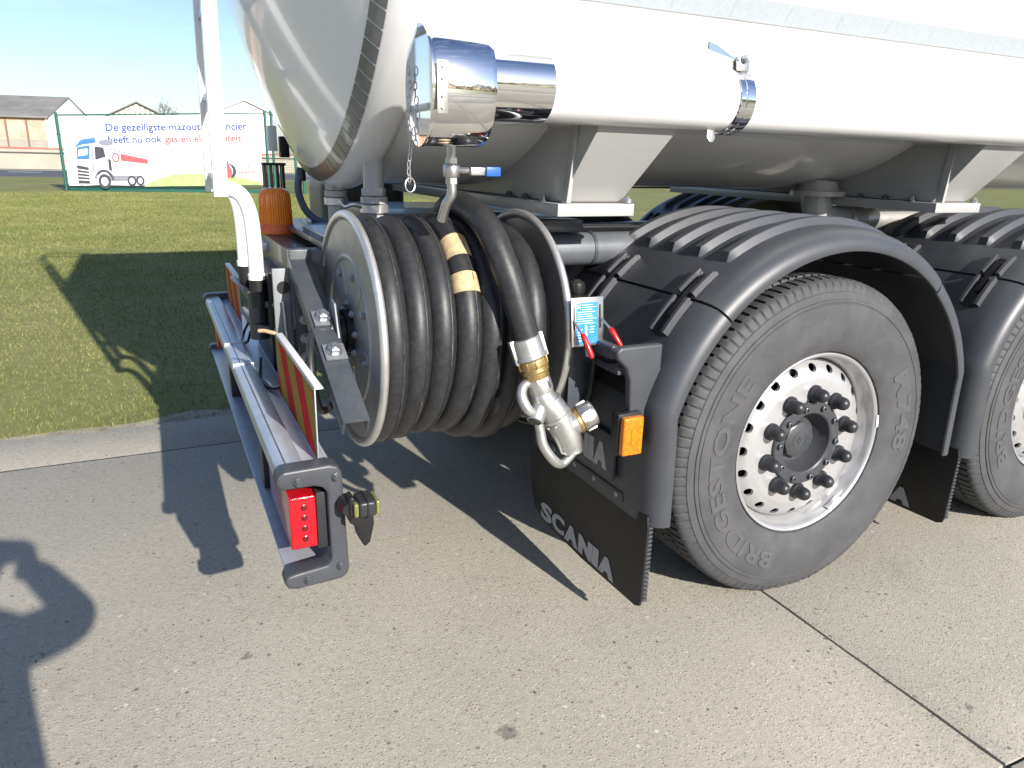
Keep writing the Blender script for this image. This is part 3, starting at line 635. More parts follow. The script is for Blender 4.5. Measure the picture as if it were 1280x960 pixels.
# ---- saddles
def saddle(x):
    s = MB()
    # flared box: bottom rectangle to top rectangle inside the tank
    y0, y1 = .37, 1.91
    b = [(x-.105, y0, 1.235), (x+.105, y0, 1.235), (x+.105, y1, 1.235), (x-.105, y1, 1.235)]
    t = [(x-.075, y0-.17, 1.465), (x+.19, y0-.17, 1.465), (x+.19, y1+.17, 1.465), (x-.075, y1+.17, 1.465)]
    s._add(b+t, [(0, 1, 5, 4), (1, 2, 6, 5), (2, 3, 7, 6), (3, 0, 4, 7), (0, 3, 2, 1)])
    o = s.build('saddle', 'saddle', truck, bevel=.008)
    MB().bb(x-.135, x+.125, .325, 1.955, 1.198, 1.234).build('base_plate', 'saddle', o, bevel=.003)
    MB().prism([(-.10, 1.236), (-.085, 1.236), (-.070, 1.45), (-.075, 1.45)], -.0, .03, frame((x-.01, .322, 0), (1, 0, 0), (0, 0, 1), (0, 1, 0))).build('gusset', 'saddle', o, bevel=.002)
    for yy in (.44, .56, .68): bolt(o, (x-.122, yy, 1.236), (0, 0, 1), 1.25, bolt_dark)
    bolt(o, (x+.112, .345, 1.236), (0, 0, 1), 1.2); bolt(o, (x+.128, .36, 1.216), (1, 0, 0), 1.0, bolt_dark)
    return o
sd1 = saddle(-.635); sd2 = saddle(.985)

# ---- outlet pipes under the tank end
def outlet(x, y, r, ztop):
    o = MB().tube([(x, y, ztop), (x, y, 1.25)], r, 20).build('outlet_pipe', 'saddle', truck)
    MB().lathe([(r*1.22, 0), (r*1.22, .022)], 6, Tr(x, y, 1.236)).build('pipe_nut', 'saddle', o, bevel=.001)
    MB().lathe([(r*1.3, 0), (r*1.3, .018), (r*1.15, .02)], 24, Tr(x, y, 1.214)).build('pipe_collar', 'saddle', o)
    MB().lathe([(r*1.15, 0), (r*1.38, .004), (r*1.38, .026), (r*1.2, .03)], 24, Tr(x, y, 1.183)).build('pipe_clamp', 'steel_edge', o)
    MB().tube([(x, y, 1.19), (x, y, 1.05)], r*.95, 18).build('lower_pipe', 'saddle', o)
    return o
o1 = outlet(-1.20, .70, .031, 1.42); outlet(-1.232, 1.08, .029, 1.31)
MB().tube(spline([(-1.25, .66, 1.205), (-1.275, .655, 1.212), (-1.30, .66, 1.205), (-1.315, .66, 1.22)], 4), .006, 8).build('clamp_lever', 'steel_edge', o1)
# elbow under the tank between the axles
el = MB().tube(spline([(.80, .85, 1.30), (.80, .85, 1.20), (.83, .84, 1.145), (.90, .82, 1.13), (1.02, .80, 1.13)], 5), .062, 20).build('outlet_elbow', 'saddle', truck)
MB().lathe([(.06, 0), (.115, .0), (.115, .02), (.085, .024), (.075, .06)], 28, Tr(.80, .85, 1.235)).build('elbow_flange', 'saddle', el)
MB().lathe([(.055, 0), (.078, .0), (.078, .014), (.055, .014)], 24, along((.93, .815, 1.13), (1, -.1, 0))).build('pipe_ring', 'steel_edge', el)
MB().tube([(1.0, .80, 1.13), (1.9, .80, 1.13)], .055, 20).build('outlet_run', 'steel_edge', el)
# far-side maroon strip seen under the belly
MB().bb(-.05, 2.2, 2.24, 2.28, 1.205, 1.235).build('side_rail', 'maroon', truck, bevel=.004)
MB().bb(-.62, -.06, 2.24, 2.28, 1.21, 1.235).build('side_rail', 'alu', truck, bevel=.004)

# ---- chassis
chs = MB()
for y in (.72, 1.48): chs.bb(-1.44, 6, y, y+.08, .86, 1.075)
cho = chs.bb(-1.44, -1.36, .80, 1.48, .88, 1.06).bb(-.95, -.88, .80, 1.48, .9, 1.05).bb(-.2, -.12, .80, 1.48, .9, 1.05).bb(1.1, 1.18, .8, 1.48, .9, 1.05).build('chassis_frame', 'steel_dark', truck, bevel=.006)
MB().bb(-1.12, -.53, .70, 1.60, 1.082, 1.165).build('subframe', 'steel_dark', truck, bevel=.004)
for k in range(9): bolt(cho, (-1.33+.062*k, .717, 1.035), (0, -1, 0), 1.15)
for k in range(4): bolt(cho, (-1.33+.09*k, .717, .925), (0, -1, 0), 1.15)
MB().tube([(-1.0, .60, 1.07), (-.3, .60, 1.07)], .055, 24).build('air_pipe', 'pipegrey', truck)
MB().lathe([(.058, 0), (.058, .012)], 24, along((-.50, .60, 1.07), (1, 0, 0))).build('pipe_joint', 'steel_dark', truck)
MB().bb(-.85, -.58, .655, .695, .945, .975).build('rail_strip', 'alu', truck, bevel=.003)
MB().bb(-.95, -.55, .55, .72, 1.13, 1.17).build('pipe_tray', 'steel_dark', truck, bevel=.004)
for yy in (.58, .63): MB().tube(spline([(-1.0, yy, 1.145), (-.8, yy-.01, 1.135), (-.6, yy, 1.142), (-.3, yy+.01, 1.14)], 5), .007, 8).build('cable', 'black', truck)
axl = MB()
for x in (0, 1.35): axl.tube([(x, .25, .51), (x, 2.05, .51)], .08, 16)
for k in range(2): pass
MB().tube([(0, .25, .51), (0, 2.05, .51)], .08, 16).build('axle', 'steel_dark', truck); MB().tube([(1.35, .25, .51), (1.35, 2.05, .51)], .09, 16).build('axle', 'steel_dark', truck)
MB().bb(-.75, -.55, .70, .86, .60, .86).build('spring_hanger', 'steel_dark', truck, bevel=.01)
MB().lathe([(.09, 0), (.12, .03), (.12, .16), (.09, .2)], 24, Tr(-.42, .80, .62)).build('air_bag', 'black', truck)
MB().bb(-1.1, -.70, 1.95, 2.32, .70, 1.27).build('side_cabinet', 'plastic', truck, bevel=.07, seg=5)
MB().bb(-1.30, -1.262, 1.78, 1.83, 1.335, 1.42).build('valve_box', 'black', truck, bevel=.004)
MB().bb(-1.345, -1.31, 1.78, 1.83, 1.36, 1.46).build('valve_box', 'white_flat', truck, bevel=.004)
MB().tube(spline([(-1.27, 1.5, 1.30), (-1.285, 1.5, 1.22), (-1.262, 1.49, 1.14), (-1.215, 1.46, 1.098), (-1.15, 1.40, 1.09), (-.95, 1.2, 1.085)], 6), .014, 12).build('blue_hose', 'bluehose', truck)
MB().lathe([(.016, 0), (.018, .01), (.018, .045), (.013, .05)], 14, Tr(-1.27, 1.5, 1.25)).build('hose_coupler', 'steel_dark', truck)

# ---- wheels
ZC, TRAD = .508, .528
def make_wheel(parent, x):
    w_ = empty('wheel', parent, Tr(x, 0, ZC))
    NB, SUB = 104, 6; NA = NB*SUB
    half = [(.300, .014), (.306, -.002), (.318, -.010), (.345, -.0165), (.38, -.0205), (.41, -.022), (.440, -.0205), (.4545, -.018), (.456, -.0155), (.4605, -.0155), (.462, -.0175), (.468, -.016), (.4695, -.0125), (.478, -.011), (.490, -.0075), (.4915, -.0045), (.500, -.001), (.510, .004), (.5175, .009), (.522, .0145), (.5245, .022)]
    tread = []
    ribs = [(.022, .075), (.087, .13), (.142, .196), (.208, .251), (.263, .316)]
    for a, b in ribs: tread += [(.514, a+.0001), (.5285, a+.003), (.529, (a+b)/2), (.5285, b-.003), (.514, b-.0001)] if a > .03 else [(.527, a+.006), (.529, (a+b)/2), (.5285, b-.003), (.514, b-.0001)]
    inner = [(r, .338-y) for r, y in half[::-1]]
    prof_ = half+tread+inner; rows = []
    rnd = random.Random(2)
    jit = [rnd.uniform(-.001, .001) for _ in range(NA)]
    for i in range(NA):
        a = 2*PI*i/NA; ph = i % SUB; row = []
        cut = ph == 0; near = ph in (1, SUB-1)
        for r, y in prof_:
            rr = r; yy = y
            if r > .4995 and (y < .022 or y > .316):           # shoulder notches
                if cut: rr = r-.0015; yy = y+(.0045 if y < .1 else -.0045)
            if y > .022 and y < .316 and cut and r > .52: rr = r-.010
            if r > .5 and ph in (2, 3): rr += jit[i]
            if y < .022 or y > .316:
                rr += .0004*math.sin(a*31)
            p = Vector((rr*math.cos(a), yy, rr*math.sin(a)))
            g = -(ZC-.0015)
            if p.z < g:
                p.z = g; p.y += -.004 if y < .15 else .004
            row.append(p)
        rows.append(row)
    rows.append(rows[0]); t_ = MB(); k = len(prof_)
    vs = [p for r in rows[:-1] for p in r]; fs = []
    for i in range(NA):
        j = (i+1) % NA
        for q in range(k-1): fs.append((i*k+q, j*k+q, j*k+q+1, i*k+q+1))
    t_._add(vs, fs); T0 = Tr(x, 0, ZC)
    t_.build('tyre', 'tyre', w_, T0, sharp=32)
    # raised lettering
    def side_yy(r):
        for (r0, y0), (r1, y1) in zip(half, half[1:]):
            if r0 <= r <= r1: return y0+(y1-y0)*(r-r0)/(r1-r0)
        return -.02
    def curved(body, rbase, hgt, a_start, a_end, off, nm):
        me = text_data(body, 1, off, .5, 3, 1.02); a = fit_text(me, 1.0, 1.0)
        zz = a[:, 2]; zz = (zz-zz.min())/(zz.max()-zz.min()+1e-9)
        out_ = np.zeros_like(a)
        for i in range(len(a)):
            ang = R(a_start+(a_end-a_start)*a[i, 0]); r = rbase+hgt*a[i, 1]
            yv = side_yy(r)-(.0022 if zz[i] > .5 else -.001)
            out_[i] = (r*math.cos(ang), yv, r*math.sin(ang))
        me.vertices.foreach_set('co', out_.ravel()); me.materials.clear(); me.materials.append(M['tyreletter']); me.update()
        add(nm, me, w_, T0)
    curved('BRIDGESTONE', .365, .058, 252, 140, .028, 'sidewall_lettering')
    curved('M748', .365, .062, 32, -10, .028, 'sidewall_lettering')
    # rim
    rm = MB(); pr = [(.300, .016), (.2998, .001), (.297, -.001), (.2925, .001), (.288, .006), (.286, .013), (.2865, .022), (.281, .030), (.276, .044), (.273, .056), (.2715, .070), (.2685, .064), (.2675, .061)]
    AXY = frame((0, 0, 0), (1, 0, 0), (0, 0, 1), (0, 1, 0))
    rm.lathe(pr, 120, AXY, cap=False)
    # back of disc
    NH = 20
    def cone(u, ang): # u 0 outer ->1 inner
        r = .2685-.0465*u; y = .060-.034*u*(1.9-.9*u); return (r*math.cos(ang), y, r*math.sin(ang))
    for h in range(NH):
        c0 = 2*PI*h/NH; hw = PI/NH; ring_o = []; ring_i = []
        P = []
        for sgn in [(-1, 0), (-1, .25), (-1, .5), (-1, .75), (-1, 1), (-.5, 1), (0, 1), (.5, 1), (1, 1), (1, .75), (1, .5), (1, .25), (1, 0), (.5, 0), (0, 0), (-.5, 0)]: P.append(sgn)
        vs = [cone(u, c0+hw*a_) for a_, u in P]
        for a_, u in P:
            th = math.atan2((u-.5)*2, a_); vs.append(cone(.5+.27*math.sin(th), c0+hw*.40*math.cos(th)))
        for a_, u in P:
            th = math.atan2((u-.5)*2, a_); p = Vector(cone(.5+.27*math.sin(th), c0+hw*.40*math.cos(th))); p.y += .010; vs.append(p*1)
        n = len(P); fs = [(i, (i+1) % n, n+(i+1) % n, n+i) for i in range(n)]+[(n+i, n+(i+1) % n, 2*n+(i+1) % n, 2*n+i) for i in range(n)]
        rm._add(vs, fs)
    rm.lathe([(.222, .026), (.215, .0232), (.204, .022), (.136, .022), (.134, .045)], 120, AXY, cap=False)
    ro = rm.build('rim', 'rim', w_, T0, sharp=40)
    MB().lathe([(.25, .13), (.22, .12), (.12, .10), (.12, .3), (.255, .3)], 48, AXY, cap=False).build('brake_drum', 'black', w_, T0)
    # hub
    hb = MB().lathe([(.140, .035), (.140, .015), (.136, .011), (.104, .011), (.099, .015), (.092, .045), (.078, .066), (.050, .070)], 64, AXY, cap=False).lathe([(.062, .072), (.062, .046), (.056, .042), (0, .042)], 8, AXY, cap=False).build('hub', 'hubgrey', w_, T0, bevel=0)
    MB().lathe([(.030, .0420), (.030, .0405), (.027, .0405), (.027, .042)], 32, AXY, cap=False).bb(-.012, .012, .0400, .042, -.004, .004).bb(-.003, .003, .0400, .0419, -.013, .013).build('hub_emblem', 'steel_dark', w_, T0)
    cap = MB().lathe([(.0275, .0), (.0275, .008), (.0235, .012), (.0215, .014), (.0212, .034), (.0195, .042), (.0150, .049), (.0075, .0535), (0, .0545)], 24).mesh('lug_nut_cap', 'lampcase', sharp=45)
    for k in range(10):
        a = 2*PI*(k+.42)/10; p = Vector((x+.1650*math.cos(a), .0215, ZC+.1650*math.sin(a)))
        add('lug_nut_cap', cap, w_, along(p, (0, -1, 0)))
    hbm = MB().lathe([(.0095, 0), (.0095, .009), (.0075, .0105), (.0045, .0105), (.0045, .006)], 12).mesh('hub_bolt', 'steel_dark')
    for k in range(10):
        a = 2*PI*(k+.9)/10; add('hub_bolt', hbm, w_, along((x+.121*math.cos(a), .011, ZC+.121*math.sin(a)), (0, -1, 0)))
    wt = MB(); rows = [[(rr*math.cos(R(a_)), yy, rr*math.sin(R(a_))) for rr, yy in ((.291, -.0035), (.283, .004), (.281, .018), (.286, .020), (.292, .002))] for a_ in range(-62, -49)]
    wt.grid(rows, True).build('balance_weight', 'rim', w_, T0)
    wt = MB(); rows = [[(rr*math.cos(R(a_)), yy, rr*math.sin(R(a_))) for rr, yy in ((.3005, -.004), (.293, -.003), (.295, .004), (.301, .004))] for a_ in (4, 6, 8, 10, 12)]
    wt.grid(rows, True).build('balance_weight', 'white_flat', w_, T0)
    return w_
wheel0 = make_wheel(truck, 0)
wheel1 = copy_tree(wheel0, Tr(1.35, 0, 0) @ Tr(0, 0, ZC) @ Rot('Y', 38) @ Tr(0, 0, -ZC), truck)
MIR = Tr(0, 2*YC, 0) @ Matrix.Scale(-1, 4, (0, 1, 0))
for x in (0, 1.35):   # far side wheels
    wf = empty('wheel', truck, Tr(x, 2*YC, ZC)); ty_ = [c for c in wheel0.children if c.name.startswith('tyre')][0]
    copy_tree(ty_, Tr(x, 0, 0) @ MIR, wf)
# keep the flat contact patch of the turned wheel on the ground
for c in wheel1.children:
    if c.name.startswith('tyre'):
        c.matrix_basis = Tr(1.35, 0, ZC); WM[c.name] = Tr(1.35, 0, ZC)

# ---- mudguards
MC = .51; MR = .675
def guard_curve(a0, a1, n, dr=0):
    o = []
    for i in range(n+1):
        a = R(a0+(a1-a0)*i/n); o.append((Vector((math.cos(a), 0, math.sin(a))), Vector(((MR+dr)*math.cos(a), 0, MC+(MR+dr)*math.sin(a)))))
    return o
SEC = [(.66, 0), (.655, .002), (.30, .002), (.035, .002), (.010, 0), (-.015, -.004), (-.035, -.012), (-.050, -.025), (-.058, -.042), (-.060, -.058), (-.058, -.064), (-.052, -.066), (-.047, -.060), (-.045, -.045), (-.03, -.028), (.0, -.018), (.30, -.016), (.655, -.016), (.66, -.012)]
def sweep(name, curve, parent, m_='plastic', sec=SEC):
    rows = [[tuple(p+n*d+Vector((0, y, 0))) for y, d in sec] for n, p in curve]
    mb = MB().grid(rows, True); k = len(sec); nrow = len(rows)
    mb.f.append(list(range(k))); mb.mi.append(0); mb.f.append([(nrow-1)*k+i for i in range(k)][::-1]); mb.mi.append(0)
    return mb.build(name, m_, parent, sharp=40)
def make_guard(parent):
    g = empty('mudguard', parent, Tr(0, .3, MC))
    sweep('top_cover', guard_curve(134.6, 51, 60, .0035), g)
    rear = guard_curve(163, 135.2, 18); n0, p0 = rear[0]; ext = []
    for i in range(10):
        z = .365+(p0.z-.365)*i/10; ext.append((Vector((-1, 0, .02+.27*(i/10)**3)).normalized(), Vector((p0.x+.006*(1-(i/10)), 0, z))))
    sweep('rear_section', ext+rear, g)
    front = guard_curve(50.4, 17, 18); n0, p0 = front[-1]; ext = []
    for i in range(1, 11):
        z = p0.z+(.40-p0.z)*i/10; ext.append((Vector((1, 0, .29*(1-i/10)**2)).normalized(), Vector((p0.x+.008*i/10, 0, z))))
    sweep('front_section', front+ext, g)
    for yr in (.062, .186, .312, .436, .555):
        mb = MB(); rows = []
        for i in range(41):
            a = 122-(122-46)*i/40; e = min(1, i/1.0, (40-i)/2.2); h = .024*math.sin(PI/2*min(1, e)) if e < 1 else .024
            aa = R(a); n_ = Vector((math.cos(aa), 0, math.sin(aa)))
            rows.append([tuple(n_*(MR+.0035+d)+Vector((0, y, MC))) for y, d in ((yr-.004, -.002), (yr+.010, h*.95), (yr+.013, h), (yr+.040, h*.95), (yr+.045, h*.8), (yr+.054, -.002))])
        mb.grid(rows, True); mb.f.append(list(range(6))); mb.mi.append(0); mb.f.append([40*6+i for i in range(6)][::-1]); mb.mi.append(0)
        mb.build('rib', 'plastic', g, sharp=30)
    for yl in (.088, .462):                                   # latches: recessed strap between two ridges
        def seg_rows(y0, y1, a0, a1, h0, h1, n=10):
            rows = []
            for i in range(n+1):
                aa = R(a0+(a1-a0)*i/n); n_ = Vector((math.cos(aa), 0, math.sin(aa)))
                rows.append([tuple(n_*(MR+.0035+d)+Vector((0, y, MC))) for y, d in ((y0, h0), (y0+.0015, h1), (y1-.0015, h1), (y1, h0))])
            return rows
        for y0, y1 in ((yl-.038, yl-.023), (yl+.020, yl+.033)):
            for a0, a1 in ((126.8, 134.2), (135.6, 145.5)):
                mb = MB(); rows = seg_rows(y0, y1, a0, a1, -.001, .020); mb.grid(rows, True); n = len(rows); mb.f.append([0, 1, 2, 3]); mb.mi.append(0); mb.f.append([(n-1)*4+q for q in (3, 2, 1, 0)]); mb.mi.append(0)
                mb.build('latch_ridge', 'plastic', g, sharp=30)
        MB().grid(seg_rows(yl-.021, yl+.017, 127.2, 146, 0, .003), True).build('latch_recess', 'black', g)
        MB().grid(seg_rows(yl-.013, yl+.009, 129.5, 141, .002, .011), True).build('latch_strap', 'black', g)
        MB().grid(seg_rows(yl-.038, yl+.033, 126.2, 126.9, -.001, .014, 2), True).build('latch_end', 'plastic', g)
    return g
guard0 = make_guard(truck)
copy_tree(guard0, Tr(1.35, 0, 0), truck); copy_tree(guard0, MIR, truck); copy_tree(guard0, Tr(1.35, 0, 0) @ MIR, truck)

# ---- mud flaps with lettering
def letter_plate(body, parent, x, yl, yr, zb, h, off=.085, name='maker_lettering'):
    for_letters = []
    wd = yl-yr; n = len(body); adv = {'S': .98, 'C': 1.05, 'A': 1.1, 'N': 1.05, 'I': .42}; tot = sum(adv[c] for c in body); u = 0
    for c in body:
        me = text_data(c, 1, off if c in 'ANI' else off*.55, .02, 4); a = fit_text(me, 1, 1); aw = adv[c]/tot*wd*.97
        zz = a[:, 2].copy(); out_ = np.zeros_like(a); out_[:, 0] = x-(.0018*(zz > 0)); out_[:, 1] = yl-(u+a[:, 0]*aw); out_[:, 2] = zb+a[:, 1]*h
        me.vertices.foreach_set('co', out_.ravel()); me.materials.clear(); me.materials.append(M['scania']); me.update(); add(name, me, parent); u += adv[c]/tot*wd
def flap(x):
    mb = MB(); poly = [(-.035, .395), (-.04, .36), (-.035, .125), (-.03, .105), (-.01, .095), (.3, .086), (.58, .095), (.64, .12), (.685, .22), (.69, .38), (.66, .42)]
    rows = []
    f_ = mb.prism(poly, 0, .008, frame((x, 0, 0), (0, 1, 0), (0, 0, 1), (1, 0, 0))).build('mud_flap', 'blackrub', truck, bevel=.002)
    rb = MB()
    for k in range(19):
        z = .118+k*.0138; rb.bb(x+.009, x+.026, -.034, -.004, z, z+.0085)
    rb.build('flap_ribs', 'plastic', f_, bevel=.002, kind='stuff')
    MB().bb(x-.007, x-.0005, .085, .62, .388, .418).build('clamp_strip', 'plastic', f_, bevel=.003)
    for yy in (.115, .24, .36, .50): bolt(f_, (x-.007, yy, .403), (-1, 0, 0), .75, screw_me, 'screw')
    letter_plate('SCANIA', f_, x-.0008, .587, .100, .105, .066)
    return f_
flap0 = flap(-.640)
copy_tree(flap0, Tr(1.35, 0, 0), truck); copy_tree(flap0, MIR, truck)
# name plate above the flap
npl = MB().bb(-.664, -.650, .120, .60, .445, .585).build('name_plate', 'plastic', truck, bevel=.006)
letter_plate('SCANIA', npl, -.6645, .555, .145, .468, .080)

# ---- tray / moulded console behind the guard
cno = MB().prism([(-.60, .885), (-.735, .885), (-.748, .872), (-.742, .852), (-.712, .826), (-.70, .79), (-.692, .67), (-.67, .635), (-.60, .63)], .012, .040, frame((0, 0, 0), (1, 0, 0), (0, 0, 1), (0, 1, 0))).build('console_tray', 'plastic', truck, bevel=.008, seg=3)
MB().bb(-.745, -.722, .041, .345, .845, .884).build('tray_rim', 'plastic', cno, bevel=.008, seg=3)
MB().bb(-.745, -.60, .346, .365, .63, .884).build('tray_rim', 'plastic', cno, bevel=.006)
MB().bb(-.7215, -.61, .041, .345, .800, .812).build('tray_floor', 'plastic', cno, bevel=.003)
MB().bb(-.645, -.61, .041, .345, .63, .799).build('tray_back', 'black', cno, bevel=.003)
MB().bb(-.69, -.66, .055, .085, .8125, .830).build('tray_clip', 'bolt', cno, bevel=.004)
MB().bb(-.70, -.645, .12, .20, .8125, .84).build('tray_block', 'plastic', cno, bevel=.008)
# control plate on its post
pst = MB().bb(-.775, -.70, .21, .235, .58, .90).build('control_post', 'steel_dark', truck, bevel=.003)
bolt(pst, (-.735, .209, .625), (0, -1, 0), .7)
cpT = Tr(-.775, .125, .935) @ Rot('X', -7) @ Rot('Z', 3)
cp = MB().bb(-.052, .052, -.002, .002, -.066, .066, cpT).build('control_plate', 'stainless', truck, bevel=.0015)
def on_plate(name, x0, x1, z0, z1, m_, lv): return MB().bb(x0, x1, -.0022-.0006*lv, -.0021, z0, z1, cpT).build(name, m_, cp, smooth=False)
on_plate('blue_label', -.037, .033, -.060, .052, 'blue', 1)
for sx in (-.044, .040): on_plate('lever_slot', sx-.002, sx+.002, -.02, .045, 'black', 2)
tN = text_data('N', 1, .04, 0, 2); a = fit_text(tN, .011, .012); a2 = np.zeros_like(a); a2[:, 0] = -.034+a[:, 0]; a2[:, 1] = -.0032; a2[:, 2] = .036+a[:, 1]; tN.vertices.foreach_set('co', a2.ravel()); tN.materials.clear(); tN.materials.append(M['white_flat']); tN.update(); add('label_letter', tN, cp, cpT)
rnd = random.Random(8)
lnm = MB()
for k in range(9): lnm.bb(-.020 if k < 3 else -.034, rnd.uniform(.012, .029), -.0034, -.0029, .046-.0062*k-.0006, .046-.0062*k+.0006, cpT)
for k in range(5):
    lnm.bb(-.034, -.034+rnd.uniform(.012, .02), -.0034, -.0029, -.020-.0075*k-.001, -.020-.0075*k+.001, cpT); 
    if k < 3: lnm.bb(.006, .006+rnd.uniform(.012, .02), -.0034, -.0029, -.014-.0075*k-.001, -.014-.0075*k+.001, cpT)
lnm.build('label_print', 'white_flat', cp, smooth=False, kind='stuff')
MB().prism([(-.0025, -.052), (.0025, -.052), (.0025, -.018), (.006, -.018), (0, -.008), (-.006, -.018), (-.0025, -.018)], 0, .0006, cpT @ frame((-.006, -.0029, 0), (1, 0, 0), (0, 0, 1), (0, -1, 0))).build('label_arrow', 'white_flat', cp, smooth=False)
for (xa, za, xb, zb) in ((-.046, .005, -.022, -.092), (.041, .008, .074, -.072)):
    p0 = cpT @ Vector((xa, -.004, za)); p1 = cpT @ Vector((xa*.55+xb*.45, -.032, za*.62+zb*.38)); p2 = cpT @ Vector((xb, -.055, zb))
    lv = MB().tube([p0, p1], .0035, 8).build('lever', 'stainless', cp)
    MB().tube([p1+(p1-p2)*.08, p1, p1+(p2-p1)*.2, p2+(p1-p2)*.15, p2], [.005, .0075, .0082, .008, .005], 12).build('lever_grip', 'redsolid', cp)
MB().bb(-.80, -.76, .135, .215, .86, 1.0).build('valve_block', 'black', truck, bevel=.006)
MB().lathe([(.022, 0), (.026, .01), (.022, .03), (.008, .038), (0, .038)], 20, Tr(-.77, .20, 1.0)).build('valve_knob', 'black', truck)
MB().lathe([(.012, 0), (.012, .02), (.008, .026)], 12, along((-.80, .17, .965), (-1, -.3, .2))).build('valve_fitting', 'black', truck)
for cxy in ((-.728, .16), (-.805, .19)):
    MB().tube(spline([(cxy[0], cxy[1], .87), (cxy[0]+.008, cxy[1]+.01, .78), (cxy[0]+.005, cxy[1]+.03, .68), (cxy[0]-.04, cxy[1]+.1, .60), (cxy[0]-.05, cxy[1]+.25, .58)], 6), .0085, 10).build('air_line', 'black', truck)
MB().bb(-.73, -.64, .30, .40, .63, .66).build('bracket', 'steel_dark', truck, bevel=.003)
# amber side marker
am = MB().bb(-.742, -.668, -.008, .016, .586, .706).build('side_marker', 'lampcase', truck, bevel=.004)
MB().bb(-.737, -.674, -.030, -.0085, .592, .700).build('marker_lens', 'amber', am, bevel=.005, seg=3)
MB().bb(-.712, -.699, -.0315, -.0302, .622, .668).build('lens_chip', 'amber', am)
MB().bb(-.72, -.640, .0165, .06, .60, .69).build('marker_bracket', 'black', am, bevel=.004)

# ---- hose reel
RC = Vector((-1.348, .45, .884)); ra = Vector((math.cos(.025), math.sin(.025), 0)); RL = .525; RR = .325
RT = frame(RC, Vector((-ra.y, ra.x, 0)), Vector((0, 0, 1)), ra)
reel = empty('hose_reel', truck, Tr(*RC))
def flange(z0, sgn, nm):
    f_ = MB().lathe([(.03, z0), (.195, z0), (.20, z0+.004*sgn), (.206, z0+.004*sgn), (.211, z0), (.300, z0+.001*sgn), (.306, z0-.004*sgn)], 96, RT, cap=False)
    f_.lathe([(.03, z0+.003), (.306, z0+.003)], 96, RT, cap=False)
    o = f_.build(nm, 'galv', reel, sharp=30)
    e = MB().tube([(.316*math.cos(t), .316*math.sin(t), z0-.002*sgn) for t in [2*PI*i/96 for i in range(96)]], .0115, 12, closed=True, T=RT).build('flange_rim', 'steel_edge', reel)
    return o
flange(0, -1, 'flange'); flange(RL, 1, 'flange')
MB().lathe([(.19, .005), (.19, RL-.005)], 48, RT, cap=False).build('drum', 'black', reel)
for k in range(8):
    a = R(20+45*k); bolt(reel, RT @ Vector((.165*math.cos(a), .165*math.sin(a), -.001)), -ra, .9)
for k in range(8):
    a = R(42+45*k); bolt(reel, RT @ Vector((.075*math.cos(a), .075*math.sin(a), -.001)), -ra, .95)
# pressed spokes on the flange face
for k in range(6):
    a = 60*k+15; T = RT @ Rot('Z', a); MB().bb(.10, .185, -.010, .010, -.0025, .001, T).build('pressed_spoke', 'galv', reel, bevel=.002)
MB().lathe([(.045, -.06), (.045, -.02), (.06, -.018), (.06, 0)], 24, RT, cap=True).build('bearing', 'black', reel)
# channel arms that carry the reel
def channel(p0, p1, xw, name='support_channel'):
    p0, p1 = Vector(p0), Vector(p1); d = (p1-p0).normalized(); xx = Vector((1, 0, 0)); n_ = xx.cross(d).normalized()
    if n_.z < 0: n_ = -n_
    T = frame(p0, xx, n_, d); L_ = (p1-p0).length; h = .042; t_ = .006; w2 = xw/2
    sec = [(-w2, -h), (-w2+t_, -h), (-w2+t_, -t_), (w2-t_, -t_), (w2-t_, -h), (w2, -h), (w2, 0), (-w2, 0)]
    mb = MB(); n = len(sec); mb._add([(a, b, 0) for a, b in sec]+[(a, b, L_) for a, b in sec], [(i, (i+1) % n, n+(i+1) % n, n+i) for i in range(n)]+[(0, 1, 2, 7), (7, 2, 3, 6), (3, 4, 5, 6), (8, 15, 10, 9), (15, 14, 11, 10), (14, 13, 12, 11)], T)
    return mb.build(name, 'steel_dark', reel, bevel=.0025)
channel((-1.428, .72, 1.062), (-1.420, .10, .742), .066)
channel((-.775, .72, 1.062), (-.775, .22, .80), .066)
MB().bb(-1.46, -1.395, .70, .735, .84, 1.08).build('support_foot', 'steel_dark', reel, bevel=.004)
# bearing bracket
brk = MB().prism([(-.09, -.085), (.06, -.085), (.075, -.02), (.03, .085), (-.01, .095), (-.05, .05)], -.005, .005, frame((-1.392, .44, .885), (0, -1, 0), (0, 0, 1), (-1, 0, 0))).build('bearing_plate', 'foot', reel, bevel=.002)
cdv = (Vector((-1.420, .10, .742))-Vector((-1.428, .72, 1.062))).normalized(); cn = Vector((1, 0, 0)).cross(cdv); cn = cn if cn.z > 0 else -cn
for s_ in (.31, .45):
    p = Vector((-1.426, .72, 1.062))+cdv*s_+cn*.004
    MB().bb(-.026, .03, -.03, .03, -.002, .004, frame(p, Vector((1, 0, 0)), cdv, cn)).build('foot_plate', 'foot', reel, bevel=.002)
    bolt(reel, p+cn*.004, cn, 1.7)
MB().lathe([(.017, 0), (.019, .006), (.019, .022), (.014, .028)], 18, along((-1.398, .44, .905), (-1, 0, .1))).build('swivel_fitting', 'bolt', reel)
MB().tube(spline([(-1.425, .44, .908), (-1.452, .42, .895), (-1.475, .36, .85), (-1.478, .33, .78), (-1.46, .36, .70), (-1.42, .45, .66), (-1.35, .6, .66)], 6), .011, 12).build('feed_hose', 'hose', reel)

